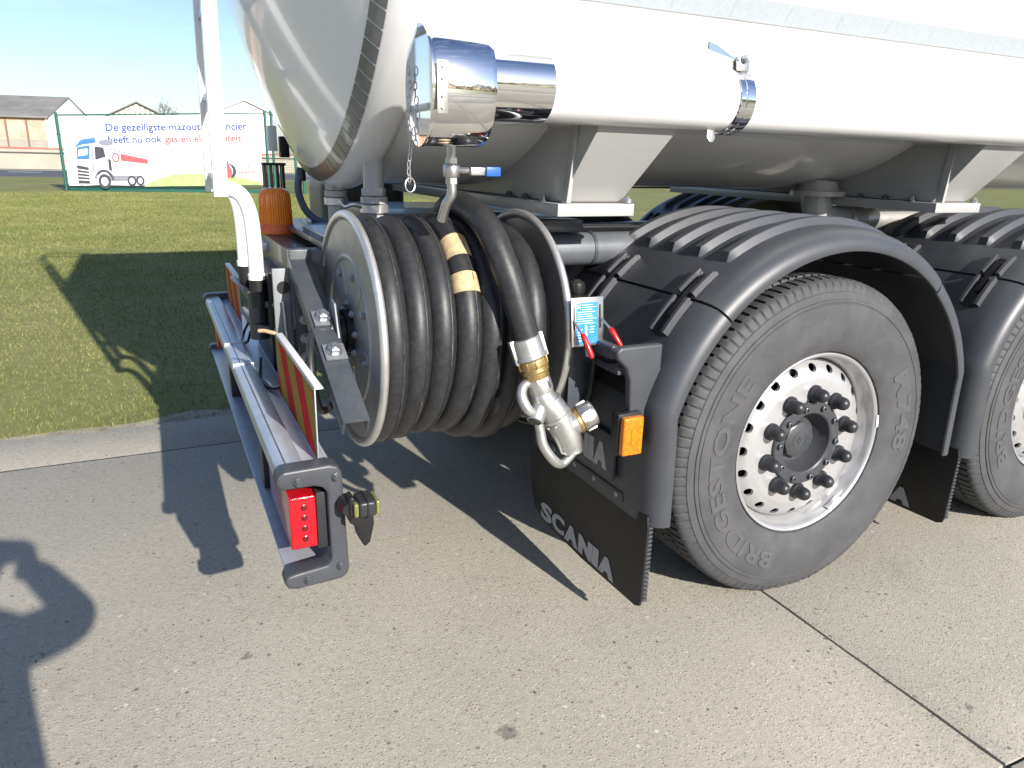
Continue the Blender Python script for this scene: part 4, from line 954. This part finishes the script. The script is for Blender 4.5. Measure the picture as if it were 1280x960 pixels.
# ---- rear underrun bumper
bmp = empty('rear_bumper', truck, Tr(-1.56, YC, .54))
def xprof(name, prof_, y0, y1, m_, bev=.002): return MB().prism(prof_, y0, y1, frame((0, 0, 0), (1, 0, 0), (0, 0, 1), (0, 1, 0))).build(name, m_, bmp, bevel=bev)
BY0, BY1 = -.01, 2.31
xprof('top_rail', [(-1.622, .640), (-1.622, .668), (-1.617, .675), (-1.610, .678), (-1.566, .682), (-1.560, .679), (-1.558, .672), (-1.558, .656), (-1.614, .656), (-1.614, .640)], BY0+.02, BY1, 'alu', 0)
xprof('top_flange', [(-1.5575, .658), (-1.503, .658), (-1.503, .664), (-1.5575, .664)], BY0+.02, BY1, 'alu', .001)
xprof('front_web', [(-1.503, .418), (-1.495, .418), (-1.495, .664), (-1.503, .664)], BY0+.02, BY1, 'alu', .001)
xprof('bottom_flange', [(-1.617, .414), (-1.5035, .414), (-1.5035, .422), (-1.617, .422)], BY0+.02, BY1, 'alu', .002)
MB().bb(-1.600, -1.597, BY0+.03, BY1-.03, .6795, .6802).build('rail_groove', 'steel_dark', bmp, smooth=False)
for yy in (.50, 1.42):
    MB().bb(-1.600, -1.505, yy, yy+.055, .4225, .6545).build('inner_bracket', 'black', bmp, bevel=.004)
for yy, zz in ((.95, .672), (1.25, .672)): MB().bb(-1.6235, -1.557, yy-.003, yy+.003, .655, .6835).build('rail_joint', 'alu', bmp)
# end caps
def endcap(y0, y1):
    P = [(-1.632, .662), (-1.628, .680), (-1.615, .692), (-1.515, .694), (-1.497, .688), (-1.488, .672), (-1.480, .432), (-1.484, .415), (-1.498, .405), (-1.600, .400), (-1.620, .405), (-1.628, .42), (-1.622, .436), (-1.600, .440), (-1.530, .446), (-1.520, .458), (-1.522, .628), (-1.532, .642), (-1.550, .648), (-1.618, .648)]
    return MB().prism(P, y0, y1, frame((0, 0, 0), (1, 0, 0), (0, 0, 1), (0, 1, 0))).build('end_cap', 'plastic', bmp, bevel=.007, seg=3)
endcap(-.028, .026); endcap(2.254, 2.308)
for px, pz in ((-1.585, .664), (-1.502, .664), (-1.500, .440), (-1.575, .420)): bolt(bmp, (px, -.029, pz), (0, -1, 0), .85, bolt_dark, name='cap_bolt')
# tail lamp in the bumper end
MB().bb(-1.604, -1.545, -.004, .32, .488, .616).build('tail_lamp', 'red', bmp, bevel=.004, seg=3)
MB().bb(-1.5445, -1.515, -.006, .34, .482, .622).build('lamp_back', 'lampcase', bmp, bevel=.003)
for k in range(4): MB().lathe([(.0, .0012), (.006, .001), (.0075, 0)], 12, along((-1.572, -.0042, .512+.026*k), (0, -1, 0)), cap=False).build('lamp_diode', 'reddark', bmp)
MB().bb(-1.604, -1.545, 1.98, 2.28, .488, .616).build('tail_lamp', 'red', bmp, bevel=.004)
# rubber arm marker lamp
mk = MB().prism([(-1.487, .628), (-1.478, .634), (-1.470, .62), (-1.462, .60), (-1.434, .598), (-1.432, .56), (-1.442, .515), (-1.455, .505), (-1.468, .53), (-1.474, .56), (-1.487, .57)], -.082, -.042, frame((0, 0, 0), (1, 0, 0), (0, 0, 1), (0, 1, 0))).build('marker_arm', 'black', bmp, bevel=.006, seg=3)
MB().lathe([(.020, 0), (.022, .02), (.016, .05)], 16, along((-1.484, -.026, .60), (0, -1, 0))).build('arm_socket', 'black', bmp)
MB().bb(-1.468, -1.430, -.098, -.034, .586, .622).build('marker_body', 'lampcase', bmp, bevel=.007, seg=3)
MB().bb(-1.4785, -1.4685, -.095, -.037, .588, .620).build('marker_lens', 'yellowlens', bmp, bevel=.004, seg=3)
MB().bb(-1.4295, -1.4215, -.095, -.037, .588, .620).build('marker_lens', 'yellowlens', bmp, bevel=.003, seg=3)
MB().bb(-1.4515, -1.4465, -.0995, -.0325, .5845, .6235).build('marker_seam', 'black', bmp, bevel=.001)
# striped warning plates
def warn(y0, y1):
    p = MB().bb(-1.5225, -1.5195, y0, y1, .66, .846).build('warning_plate', 'alu', bmp, bevel=.0008)
    MB().bb(-1.5195, -1.502, y0, y1, .842, .846).build('plate_lip', 'white_flat', bmp, bevel=.0008)
    n = 5; wd = (y1-y0-.02)/n; T = frame((-1.5228, 0, 0), (0, 1, 0), (0, 0, 1), (-1, 0, 0)); z0, z1 = .672, .836
    ya, yb = y0+.01, y1-.01; sk = .09; k = -2
    def clip(poly):
        def half(P, f_):
            o = []
            for i in range(len(P)):
                a, b = P[i], P[(i+1) % len(P)]; fa, fb = f_(a), f_(b)
                if fa >= 0: o.append(a)
                if fa*fb < 0: t = fa/(fa-fb); o.append((a[0]+(b[0]-a[0])*t, a[1]+(b[1]-a[1])*t))
            return o
        return half(half(poly, lambda q: q[0]-ya), lambda q: yb-q[0])
    wd *= 1.75; sk = .14
    while ya+k*wd*.62 < yb+.1:
        u = ya+k*wd*.62; P = clip([(u, z0), (u+wd*.62-.001, z0), (u+wd*.62-.001+sk, z1), (u+sk, z1)])
        if len(P) > 2: MB().prism(P, 0, .0006, T).build('warning_stripe', ('stripe_red', 'stripe_yel')[k % 2], bmp, smooth=False)
        k += 1
    return p
warn(.065, .645); warn(1.64, 2.21)
MB().tube([(-1.52, .66, .842), (-1.545, .69, .845), (-1.560, .705, .843)], .006, 8).build('plate_peg', 'kraft', bmp)
MB().tube(spline([(-1.51, .60, .70), (-1.54, .66, .675), (-1.56, .78, .672), (-1.545, .9, .674), (-1.53, 1.0, .68)], 5), .006, 8).build('lamp_cable', 'black', bmp)
MB().tube(spline([(-1.53, 1.25, .72), (-1.545, 1.22, .69), (-1.555, 1.30, .675), (-1.54, 1.38, .69), (-1.53, 1.33, .73), (-1.52, 1.25, .78)], 5), .005, 8).build('lamp_cable', 'black', bmp)
# hinge post and brackets between bumper and frame
MB().bb(-1.508, -1.455, .730, .742, .55, 1.022).build('hinge_plate', 'foot', bmp, bevel=.003)
MB().lathe([(.019, 0), (.019, .003)], 24, along((-1.478, .7295, .965), (0, -1, 0))).build('plate_hole', 'black', bmp)
MB().bb(-1.452, -1.40, .690, .735, .58, 1.03).build('frame_end', 'steel_dark', bmp, bevel=.004)
for k in range(5): bolt(bmp, (-1.428, .6895, .93-.058*k), (0, -1, 0), 1.25)
MB().tube([(-1.483, .715, .925), (-1.470, .715, .60)], .0055, 10).build('pull_rod', 'bolt', bmp)
for zz in (.86, .775):
    MB().prism([(-1.55, 1.34), (-1.54, 1.02), (-1.50, .96), (-1.46, .96), (-1.46, 1.02), (-1.51, 1.06), (-1.53, 1.34)], zz, zz+.022).build('hinge_arm', 'steel_dark', bmp, bevel=.004)
    bolt(bmp, (-1.475, .958, zz+.011), (0, -1, 0), 1.0)
MB().tube([(-1.52, 1.05, .74), (-1.52, 1.05, .90)], .030, 16).build('hinge_barrel', 'steel_dark', bmp)
MB().tube([(-1.45, .8, .60), (-1.45, 1.5, .60)], .05, 14).build('cross_tube', 'steel_dark', bmp)
MB().bb(-1.495, -1.40, .95, 1.33, .60, .98).build('cross_block', 'black', bmp, bevel=.01)
MB().tube(spline([(-1.535, 1.55, .865), (-1.56, 1.45, .89), (-1.55, 1.30, .885), (-1.53, 1.2, .86)], 5), .008, 8).build('grab_hook', 'steel_dark', bmp)

# ---- ladder
lad = empty('ladder', truck, Tr(-1.6, 1.18, 1.22))
LY = (1.02, 1.36)
for i, y in enumerate(LY):
    MB().tube(spline([(-1.522, y-.03, .968), (-1.522, y-.025, 1.08), (-1.527, y-.02, 1.16), (-1.545, y-.01, 1.215), (-1.575, y, 1.236), (-1.605, y, 1.238)], 7), .0245, 18).build('lower_tube', 'white', lad)
    MB().lathe([(.028, 0), (.028, .018), (.0245, .022)], 20, Tr(-1.522, y-.03, .952)).build('tube_ferrule', 'white', lad)
    MB().tube([(-1.522, y-.03, .955), (-1.520, y-.03, .86)], .026, 16).build('tube_socket', 'black', lad)
    MB().bb(-.022, .022, -.024, .024, 0, 2.42, frame((-1.609, y, 1.215), (1, 0, 0), (0, 1, 0), Vector((.022, 0, 1)).normalized())).build('side_rail', 'white', lad, bevel=.004)
for k in range(10):
    z = 1.27+.255*k; x = -1.609+.022*(z-1.215)
    MB().bb(x-.011, x+.011, LY[0]+.022, LY[1]-.022, z-.012, z+.012).build('rung', 'alu', lad, bevel=.003)
for y in LY:
    MB().tube(spline([(-1.553, y, 3.60), (-1.56, y, 3.95), (-1.48, y, 4.10), (-1.20, y, 4.12), (-1.0, y, 4.05), (-.97, y, 3.80)], 6), .0165, 12).build('grab_loop', 'white', lad)
for z in (1.95, 3.0):
    for y in LY: MB().tube([(-1.595+.022*(z-1.2), y, z), (-1.40, y, z), (-1.30, y, z)], .012, 10).build('ladder_stay', 'white', lad)
# camera cluster and stay wires reflected in the tank end are omitted parts of the lorry; beacon
bcn = empty('beacon', truck, Tr(-1.39, 1.4, 1.04))
BT_ = Tr(-1.39, 1.40, 1.058)
MB().lathe([(.062, 0), (.0655, .004), (.0655, .024), (.061, .030), (.058, .040), (.052, .042)], 40, BT_, cap=True).build('beacon_base', 'beaconbase', bcn)
pr = [(.0575, .0425)]; 
bl = MB(); rows = []
for i in range(120):
    a = 2*PI*i/120; rr = 1+(.022 if i % 3 == 0 else -.006); row = []
    for r_, z_ in ((.0585, .040), (.0585, .060), (.0575, .095), (.0560, .135), (.0535, .150), (.047, .162), (.030, .170), (.0, .172)): row.append((r_*rr*math.cos(a) if z_ < .151 else r_*math.cos(a), r_*rr*math.sin(a) if z_ < .151 else r_*math.sin(a), z_))
    rows.append(row)
k = 8; bl._add([p for r_ in rows for p in r_], [(i*k+q, ((i+1) % 120)*k+q, ((i+1) % 120)*k+q+1, i*k+q+1) for i in range(120) for q in range(k-1)], BT_)
bl.build('beacon_lens', 'beacon', bcn, sharp=20)
MB().lathe([(.020, .042), (.022, .08), (.016, .12), (.0, .13)], 16, BT_).build('beacon_lamp', 'amber', bcn)
MB().lathe([(.050, .042), (.048, .06), (.0, .062)], 24, BT_).build('beacon_plinth', 'stripe_red', bcn)
MB().bb(-1.46, -1.33, 1.33, 1.47, 1.000, 1.034).build('beacon_bracket', 'alu', bcn, bevel=.004)
MB().lathe([(.02, 0), (.024, .006), (.02, .012)], 12, Tr(-1.39, 1.385, 1.0335)).build('beacon_nut', 'black', bcn)
cage = empty('lamp_cage', truck, Tr(-1.36, 1.62, 1.2)); 
for dx, dy in ((-.034, -.02), (-.012, -.024), (.012, -.024), (.034, -.02), (.034, .02), (-.034, .02)):
    MB().bb(-1.357+dx-.006, -1.357+dx+.006, 1.62+dy-.006, 1.62+dy+.006, 1.06, 1.305).build('cage_bar', mat('bronze_bar', (.16, .09, .06), .45, metal=.4) if dx < 0 else 'black', cage, bevel=.002)
MB().bb(-1.400, -1.312, 1.585, 1.655, 1.305, 1.315).build('cage_cap', 'black', cage, bevel=.003)
MB().bb(-1.36, -1.13, .70, 1.62, 1.078, 1.098).build('rear_deck', 'steel_dark', truck, bevel=.004)
MB().bb(-1.33, -1.16, .74, 1.2, 1.0985, 1.108).build('deck_plate', 'alu', truck, bevel=.003)

# ================================================================== FUEL HOSE with nozzle (lies on the reel)
HR = .0355; RCN = .278
hose = empty('fuel_hose', T=Tr(-1.1, .45, .6), label='thick black rubber hose wound on the steel reel, ending in a metal nozzle', cat='hose')
def coil(zc, th, r=RCN, sag=0):
    p = RT @ Vector((r*math.cos(th), r*math.sin(th), zc)); p.z -= sag*max(0, -math.sin(th)); return p
PT = .0695
# inner layer first loop near the front flange, then helix
pts = []; th0 = R(20); n = int(5.7*40); PT = .0675
def hz_(t): return .041+PT*max(0, t-.62)
for i in range(n+1):
    t = i/40; th = th0-2*PI*t; pts.append(coil(hz_(t), th, RCN+.004*math.sin(t*2.1)+.003*math.sin(t*7), .004+.045*max(0, min(1, t-3.7))))
k0 = pts[-1]
for i in range(1, 41):                        # crossing turn drawn over towards the front flange
    t = i/40; th = th0-2*PI*(5.7+t); pts.append(coil(hz_(5.7)+.068*t, th, RCN-.018*t, .049*(1-t)+.02))
for i in range(1, 26):
    t = i/40; th = th0-2*PI*(6.7+t); pts.append(coil(hz_(5.7)+.068, th, RCN-.018-.04*t, .02))
MB().tube(pts, HR, 20, cap=True).build('hose_coil', 'hose', hose, sharp=60)
def ridge(P, T_, off_ang, nm='hose_ridge'):
    pass
# scuffed moulding ridges along the crown of each turn
cen = RT @ Vector((0, 0, 0))
rd_pts = []
for i in range(n+1):
    p = pts[i]; q = p-RC; axp = RC+ra*q.dot(ra); nrm = (p-axp).normalized(); rd_pts.append(p+nrm*(HR-.0016)+ra*.012)
MB().tube(rd_pts, .0024, 6).build('hose_ridge', 'hosestripe', hose)
# tail: over the top of the coil and down to the coupling
tl = spline([coil(.345, R(30), .290), coil(.335, R(60), .325), coil(.322, R(86), .343), coil(.316, R(108), .350), (-1.040, .205, 1.184), (-1.020, .135, 1.090), (-.995, .108, .993), (-.968, .093, .893), (-.962, .090, .875)], 8)
MB().tube(tl, HR, 20).build('hose_tail', 'hose', hose, sharp=60)
tlr = [tl[i]+Vector((.35, -.93, .15)).normalized()*(HR-.0016) for i in range(20, len(tl)-4)]
MB().tube(tlr, .0024, 6).build('hose_ridge', 'hosestripe', hose)
# tan tape wrapped round the last turn
def tape_band(th_a, th_b):
    P = []
    for i in range(7):
        th_d = th_a+(th_b-th_a)*i/6; t = (20-th_d)/360+4; P.append(coil(hz_(t), R(th_d), RCN+.004*math.sin(t*2.1)+.003*math.sin(t*7), .004))
    MB().tube(P, HR+.0022, 20, cap=False).build('paper_tape', 'kraft', hose, sharp=60)
tape_band(120, 134); tape_band(143, 153)
# coupling, brass ring, nozzle
nd = (Vector((-.905, .05, .66))-Vector((-.975, .09, .90))).normalized()
N0 = Vector((-.980, .092, .915))
def on(s): return N0+nd*s
side = Vector((0.95, -.1, .27)); side = (side-nd*side.dot(nd)).normalized(); fr = nd.cross(side).normalized()
NT = frame(N0, side, fr, nd)
cl = MB().lathe([(.0365, 0), (.0395, .002), (.0400, .045), (.043, .050), (.043, .056), (.038, .058)], 32, NT)
for s_ in (-1, 1): cl.bb(s_*.040-.006, s_*.040+.006, -.010, .010, -.002, .062, NT)
cl.build('hose_coupling', 'cast', hose, bevel=.0015)
br_ = MB().lathe([(.034, .058), (.038, .060), (.038, .078), (.0355, .080), (.0355, .086), (.0375, .088), (.0375, .094), (.034, .096), (.033, .112), (.030, .114)], 32, NT)
for k in range(8): br_.bb(.034, .041, -.005, .005, .060, .082, NT @ Rot('Z', 45*k))
br_.build('brass_swivel', 'brass', hose, bevel=.001)
nz_ = empty('fuel_nozzle', hose, NT)
# main body: blended tubes
sd_, fo = side, fr
body = MB().tube([on(.110), on(.122), on(.145), on(.165)], [.030, .033, .034, .029], 24, T=None)
p1 = on(.165); p2 = p1+nd*.05+side*.016; p3 = p1+nd*.115+side*.030; p4 = p1+nd*.160+side*.032; p5 = p1+nd*.178+side*.030
body.tube(spline([p1-nd*.02, p1+nd*.01, p2, p3, p4, p5], 4), [.029+.010*math.sin(PI*min(1, i/17)) for i in range(20)]+[.022], 24)
body.build('nozzle_body', 'cast', hose, sharp=60)
# outlet to the right
od = (Vector((.11, -.02, .055))).normalized(); q0 = p2+nd*.055
ot = MB().tube([q0, q0+od*.03, q0+od*.05], [.031, .032, .034], 24).build('nozzle_outlet', 'cast', hose)
MB().lathe([(.034, .05), (.036, .052), (.036, .060), (.033, .062)], 28, along(q0, od)).build('outlet_ring', 'brass', hose)
cpn = MB().lathe([(.034, .062), (.0375, .064), (.0375, .098), (.034, .104), (.026, .106), (.024, .09)], 28, along(q0, od))
cpn.build('outlet_coupling', 'stainless', hose)
for k in range(6):
    T = along(q0, od) @ Rot('Z', 60*k+10); MB().bb(.0355, .041, -.007, .007, .068, .094, T).build('coupling_dog', 'stainless', hose, bevel=.001)
# pivot boss and D-handle on the left
e0 = p1+nd*.012-side*.010; pv = (-side*.75+nd*.55-fo*0+Vector((0, -.5, 0))).normalized()
MB().lathe([(.022, 0), (.024, .02), (.023, .056), (.020, .060), (0, .060)], 24, along(e0, pv)).build('pivot_boss', 'cast', hose)
MB().lathe([(.0175, .0605), (.015, .064), (0, .064)], 24, along(e0, pv)).build('boss_cap', 'lampcase', hose)
tip = e0+pv*.040
hp = spline([on(.118)-side*.018, on(.115)-side*.045+Vector((0, -.01, 0)), on(.135)-side*.062+Vector((0, -.02, 0)), on(.17)-side*.060+Vector((0, -.03, 0)), tip], 6)
MB().tube(hp, [.011+.003*math.sin(PI*i/(len(hp)-1)) for i in range(len(hp))], 12).build('handle_bow', 'cast', hose)
hq = spline([tip, tip+nd*.045-side*.004, p1+nd*.118-side*.046+Vector((0, -.02, 0)), p1+nd*.168-side*.030+Vector((0, -.016, 0)), p1+nd*.196-side*.004, p5+side*.006], 6)
for s0, rr_, m_ in ((.012, .0375, 'cast'), (.060, .0425, 'cast')):
    MB().lathe([(rr_-.006, 0), (rr_, .002), (rr_, .009), (rr_-.006, .011)], 28, along(p1+nd*s0+side*(.004+s0*.22), nd+side*.2)).build('body_ring', m_, hose)
MB().lathe([(.034, 0), (.034, .014)], 6, along(on(.1125), nd)).build('neck_hex', 'cast', hose, bevel=.0015)
for k in range(5):
    a = R(200+35*k); T = along(p1+nd*.073+side*.020, nd+side*.2); bolt(hose, T @ Vector((.040*math.cos(a), .040*math.sin(a), 0)), nd, .5, name='body_bolt')
MB().tube([p3-nd*.02-side*.036+Vector((0, -.012, 0)), p4-side*.034+Vector((0, -.014, 0)), p5-side*.01+Vector((0, -.012, 0))], .0035, 8).build('casting_seam', 'cast', hose)
MB().tube(hq, [.0115+.002*math.sin(PI*i/(len(hq)-1)) for i in range(len(hq))], 12).build('lever_handle', 'cast', hose)
wn = on(.128)+side*.010+Vector((0, -.028, 0)); MB().bb(-.007, .007, -.002, .002, -.010, .010, frame(wn, side, fr, nd)).build('sight_window', 'black', hose, bevel=.001)
bpy.data.objects.remove(nz_)

# ================================================================== PERSON taking the photograph (stands behind the camera)
def skin_mesh(name, V, E, rad, m_, sub=2, root=0):
    me = bpy.data.meshes.new(name); me.from_pydata(V, E, []); o = bpy.data.objects.new('tmp_'+name, me); col.objects.link(o)
    md = o.modifiers.new('skin', 'SKIN'); md.use_smooth_shade = True
    for i, q in enumerate(me.skin_vertices[0].data): q.radius = rad[i] if isinstance(rad[i], tuple) else (rad[i], rad[i]); q.use_root = (i == root)
    sb = o.modifiers.new('sub', 'SUBSURF'); sb.levels = sub; sb.render_levels = sub
    bpy.context.view_layer.update(); dg = bpy.context.evaluated_depsgraph_get(); r_ = bpy.data.meshes.new_from_object(o.evaluated_get(dg))
    bpy.data.objects.remove(o); r_.materials.clear(); r_.materials.append(M[m_] if isinstance(m_, str) else m_); r_.shade_smooth(); return r_
PB = Vector((-1.93, -1.96, 0)); pf = Vector((.417, .861, 0)).normalized(); pr_ = Vector((.9, -.43, 0)).normalized()
def P_(r, f_, z): return tuple(PB+pr_*r+pf*f_+Vector((0, 0, z)))
def wd_(world): return tuple(world)
per = empty('person', T=Tr(*PB), label='person in navy jacket photographing the lorry with raised arms', cat='person')
handR = Vector((-1.79, -1.63, 1.335)); elbR = Vector((-1.672, -1.66, 1.135)); handL = Vector((-1.885, -1.60, 1.325)); elbL = Vector((-2.13, -1.58, 1.10))
V = [P_(0, 0, .95), P_(0, 0, 1.10), P_(0, .01, 1.20), P_(0, 0, 1.29), P_(0, 0, 1.38), P_(0, .02, 1.46),
     P_(.18, .0, 1.28), wd_(elbR), wd_(handR+Vector((.006, -.012, -.018))), P_(-.18, .0, 1.28), wd_(elbL), wd_(handL+Vector((-.006, -.012, -.018))),
     P_(.10, 0, .90), P_(.12, .01, .50), P_(.13, -.02, .10), P_(.14, .05, .04), P_(.145, .14, .035), P_(-.10, 0, .90), P_(-.12, .01, .50), P_(-.13, -.02, .10), P_(-.14, .05, .04), P_(-.145, .14, .035)]
E_ = [(0, 1), (1, 2), (2, 3), (3, 4), (4, 5), (3, 6), (6, 7), (7, 8), (3, 9), (9, 10), (10, 11), (0, 12), (12, 13), (13, 14), (14, 15), (15, 16), (0, 17), (17, 18), (18, 19), (19, 20), (20, 21)]
rad = [(.18, .14), (.175, .13), (.18, .14), (.14, .11), .06, .055, .070, .060, .046, .070, .060, .046, .095, .072, .05, .05, .04, .095, .072, .05, .05, .04]
add('body', skin_mesh('body', V, E_, rad, 'jacket', 2), per)
hd_c = PB+pf*.05+Vector((0, 0, 1.545))
HT = frame(hd_c, pr_, pf, (0, 0, 1))
def head_mesh():
    mb = MB(); rows = []
    for i in range(17):
        ph = PI*i/16; z = math.cos(ph)*.118; row = []
        for j in range(24):
            th = 2*PI*j/24; rx = .075*math.sin(ph)**.85; ry = .095*math.sin(ph)**.85
            if z < -.03: rx *= 1-.9*(-z-.03)*2.2; ry *= 1-.4*(-z-.03)*2
            x = rx*math.cos(th); y = ry*math.sin(th)
            if y > 0: y += .018*math.exp(-((x/.014)**2)-((z+.015)/.025)**2)-.006*math.exp(-((abs(x)-.032)/.015)**2-((z-.012)/.012)**2)
            row.append((x, y, z))
        rows.append(row)
    mb.grid(rows, True); return mb
head_mesh().build('head', 'skin', per, HT, sharp=80)
for sx in (-1, 1):
    MB().lathe([(0, 0), (.010, .001), (.011, .004), (0, .008)], 12, Tr(.032*sx, .083, .012) @ Rot('X', -90)).build('eye', 'white_flat', per, HT)
    MB().lathe([(.0, -.006), (.016, -.004), (.02, 0), (.014, .006), (0, .007)], 14, Tr(.078*sx, -.005, -.002) @ Rot('Y', 90*sx) @ Matrix.Scale(1.6, 4, (1, 0, 0))).build('ear', 'skin', per, HT)
MB().tube([(-.022, .083, -.055), (0, .090, -.054), (.022, .083, -.055)], .004, 6).build('mouth', 'redsolid', per, HT)
hm = MB(); rows = []
for i in range(10):
    ph = PI*.62*i/9; row = []
    for j in range(24):
        th = 2*PI*j/24; z = math.cos(ph)*.130; k_ = math.sin(ph)**.85
        lim = 1.0 if math.sin(th) < .35 else max(.0, 1-(max(0, .075-z))*14)
        row.append((.085*k_*math.cos(th)*(lim*.1+.9), (.103*k_*math.sin(th)) if lim > .5 else .09*k_*math.sin(th)*.8, z if lim > .5 else max(z, .07)))
    rows.append(row)
hm.grid(rows, True).build('hair', 'hair', per, HT, sharp=80)
def hand(c, sx, nm):
    T = frame(c, pr_, pf, (0, 0, 1)); V = [(0, -.05, -.06), (0, -.015, -.03), (-sx*.0, .0, .0)]; E2 = [(0, 1), (1, 2)]; rd = [.026, .026, .024]
    for k, (dz, ln) in enumerate(((.026, .065), (.009, .075), (-.009, .07), (-.026, .055))):
        b = len(V); V += [(sx*.012, .010, dz*.7), (sx*.010, .034, dz), (-sx*.006, .048, dz), (-sx*.024, .048+.002*k, dz*.95)]; E2 += [(2, b), (b, b+1), (b+1, b+2), (b+2, b+3)]; rd += [.010, .0088, .0085, .0075]
    b = len(V); V += [(-sx*.012, -.022, -.012), (-sx*.030, -.018, .004), (-sx*.040, -.014, .02)]; E2 += [(1, b), (b, b+1), (b+1, b+2)]; rd += [.011, .0095, .0085]
    add(nm, skin_mesh('hand', V, E2, rd, 'skin', 1), per, T)
hand(handR, 1, 'hand'); hand(handL, -1, 'hand')
cb = empty('compact_camera', T=Tr(*(CAM-cf*.06)), label='black compact camera held up by the person in the navy jacket', cat='camera')
CT = frame(CAM-cf*.055, cr, cu, -cf)
MB().box((0, 0, 0), (.105, .062, .028)).build('camera_body', 'camera', cb, CT, bevel=.006, seg=3)
MB().lathe([(.026, 0), (.026, .016), (.022, .018), (.022, .026), (.012, .026), (.010, .022), (0, .022)], 28, Rot('X', 180) @ Tr(.012, 0, .014)).build('lens_barrel', 'camera', cb, CT)
MB().box((0, 0, .0146), (.07, .046, .001)).build('screen', 'black', cb, CT)
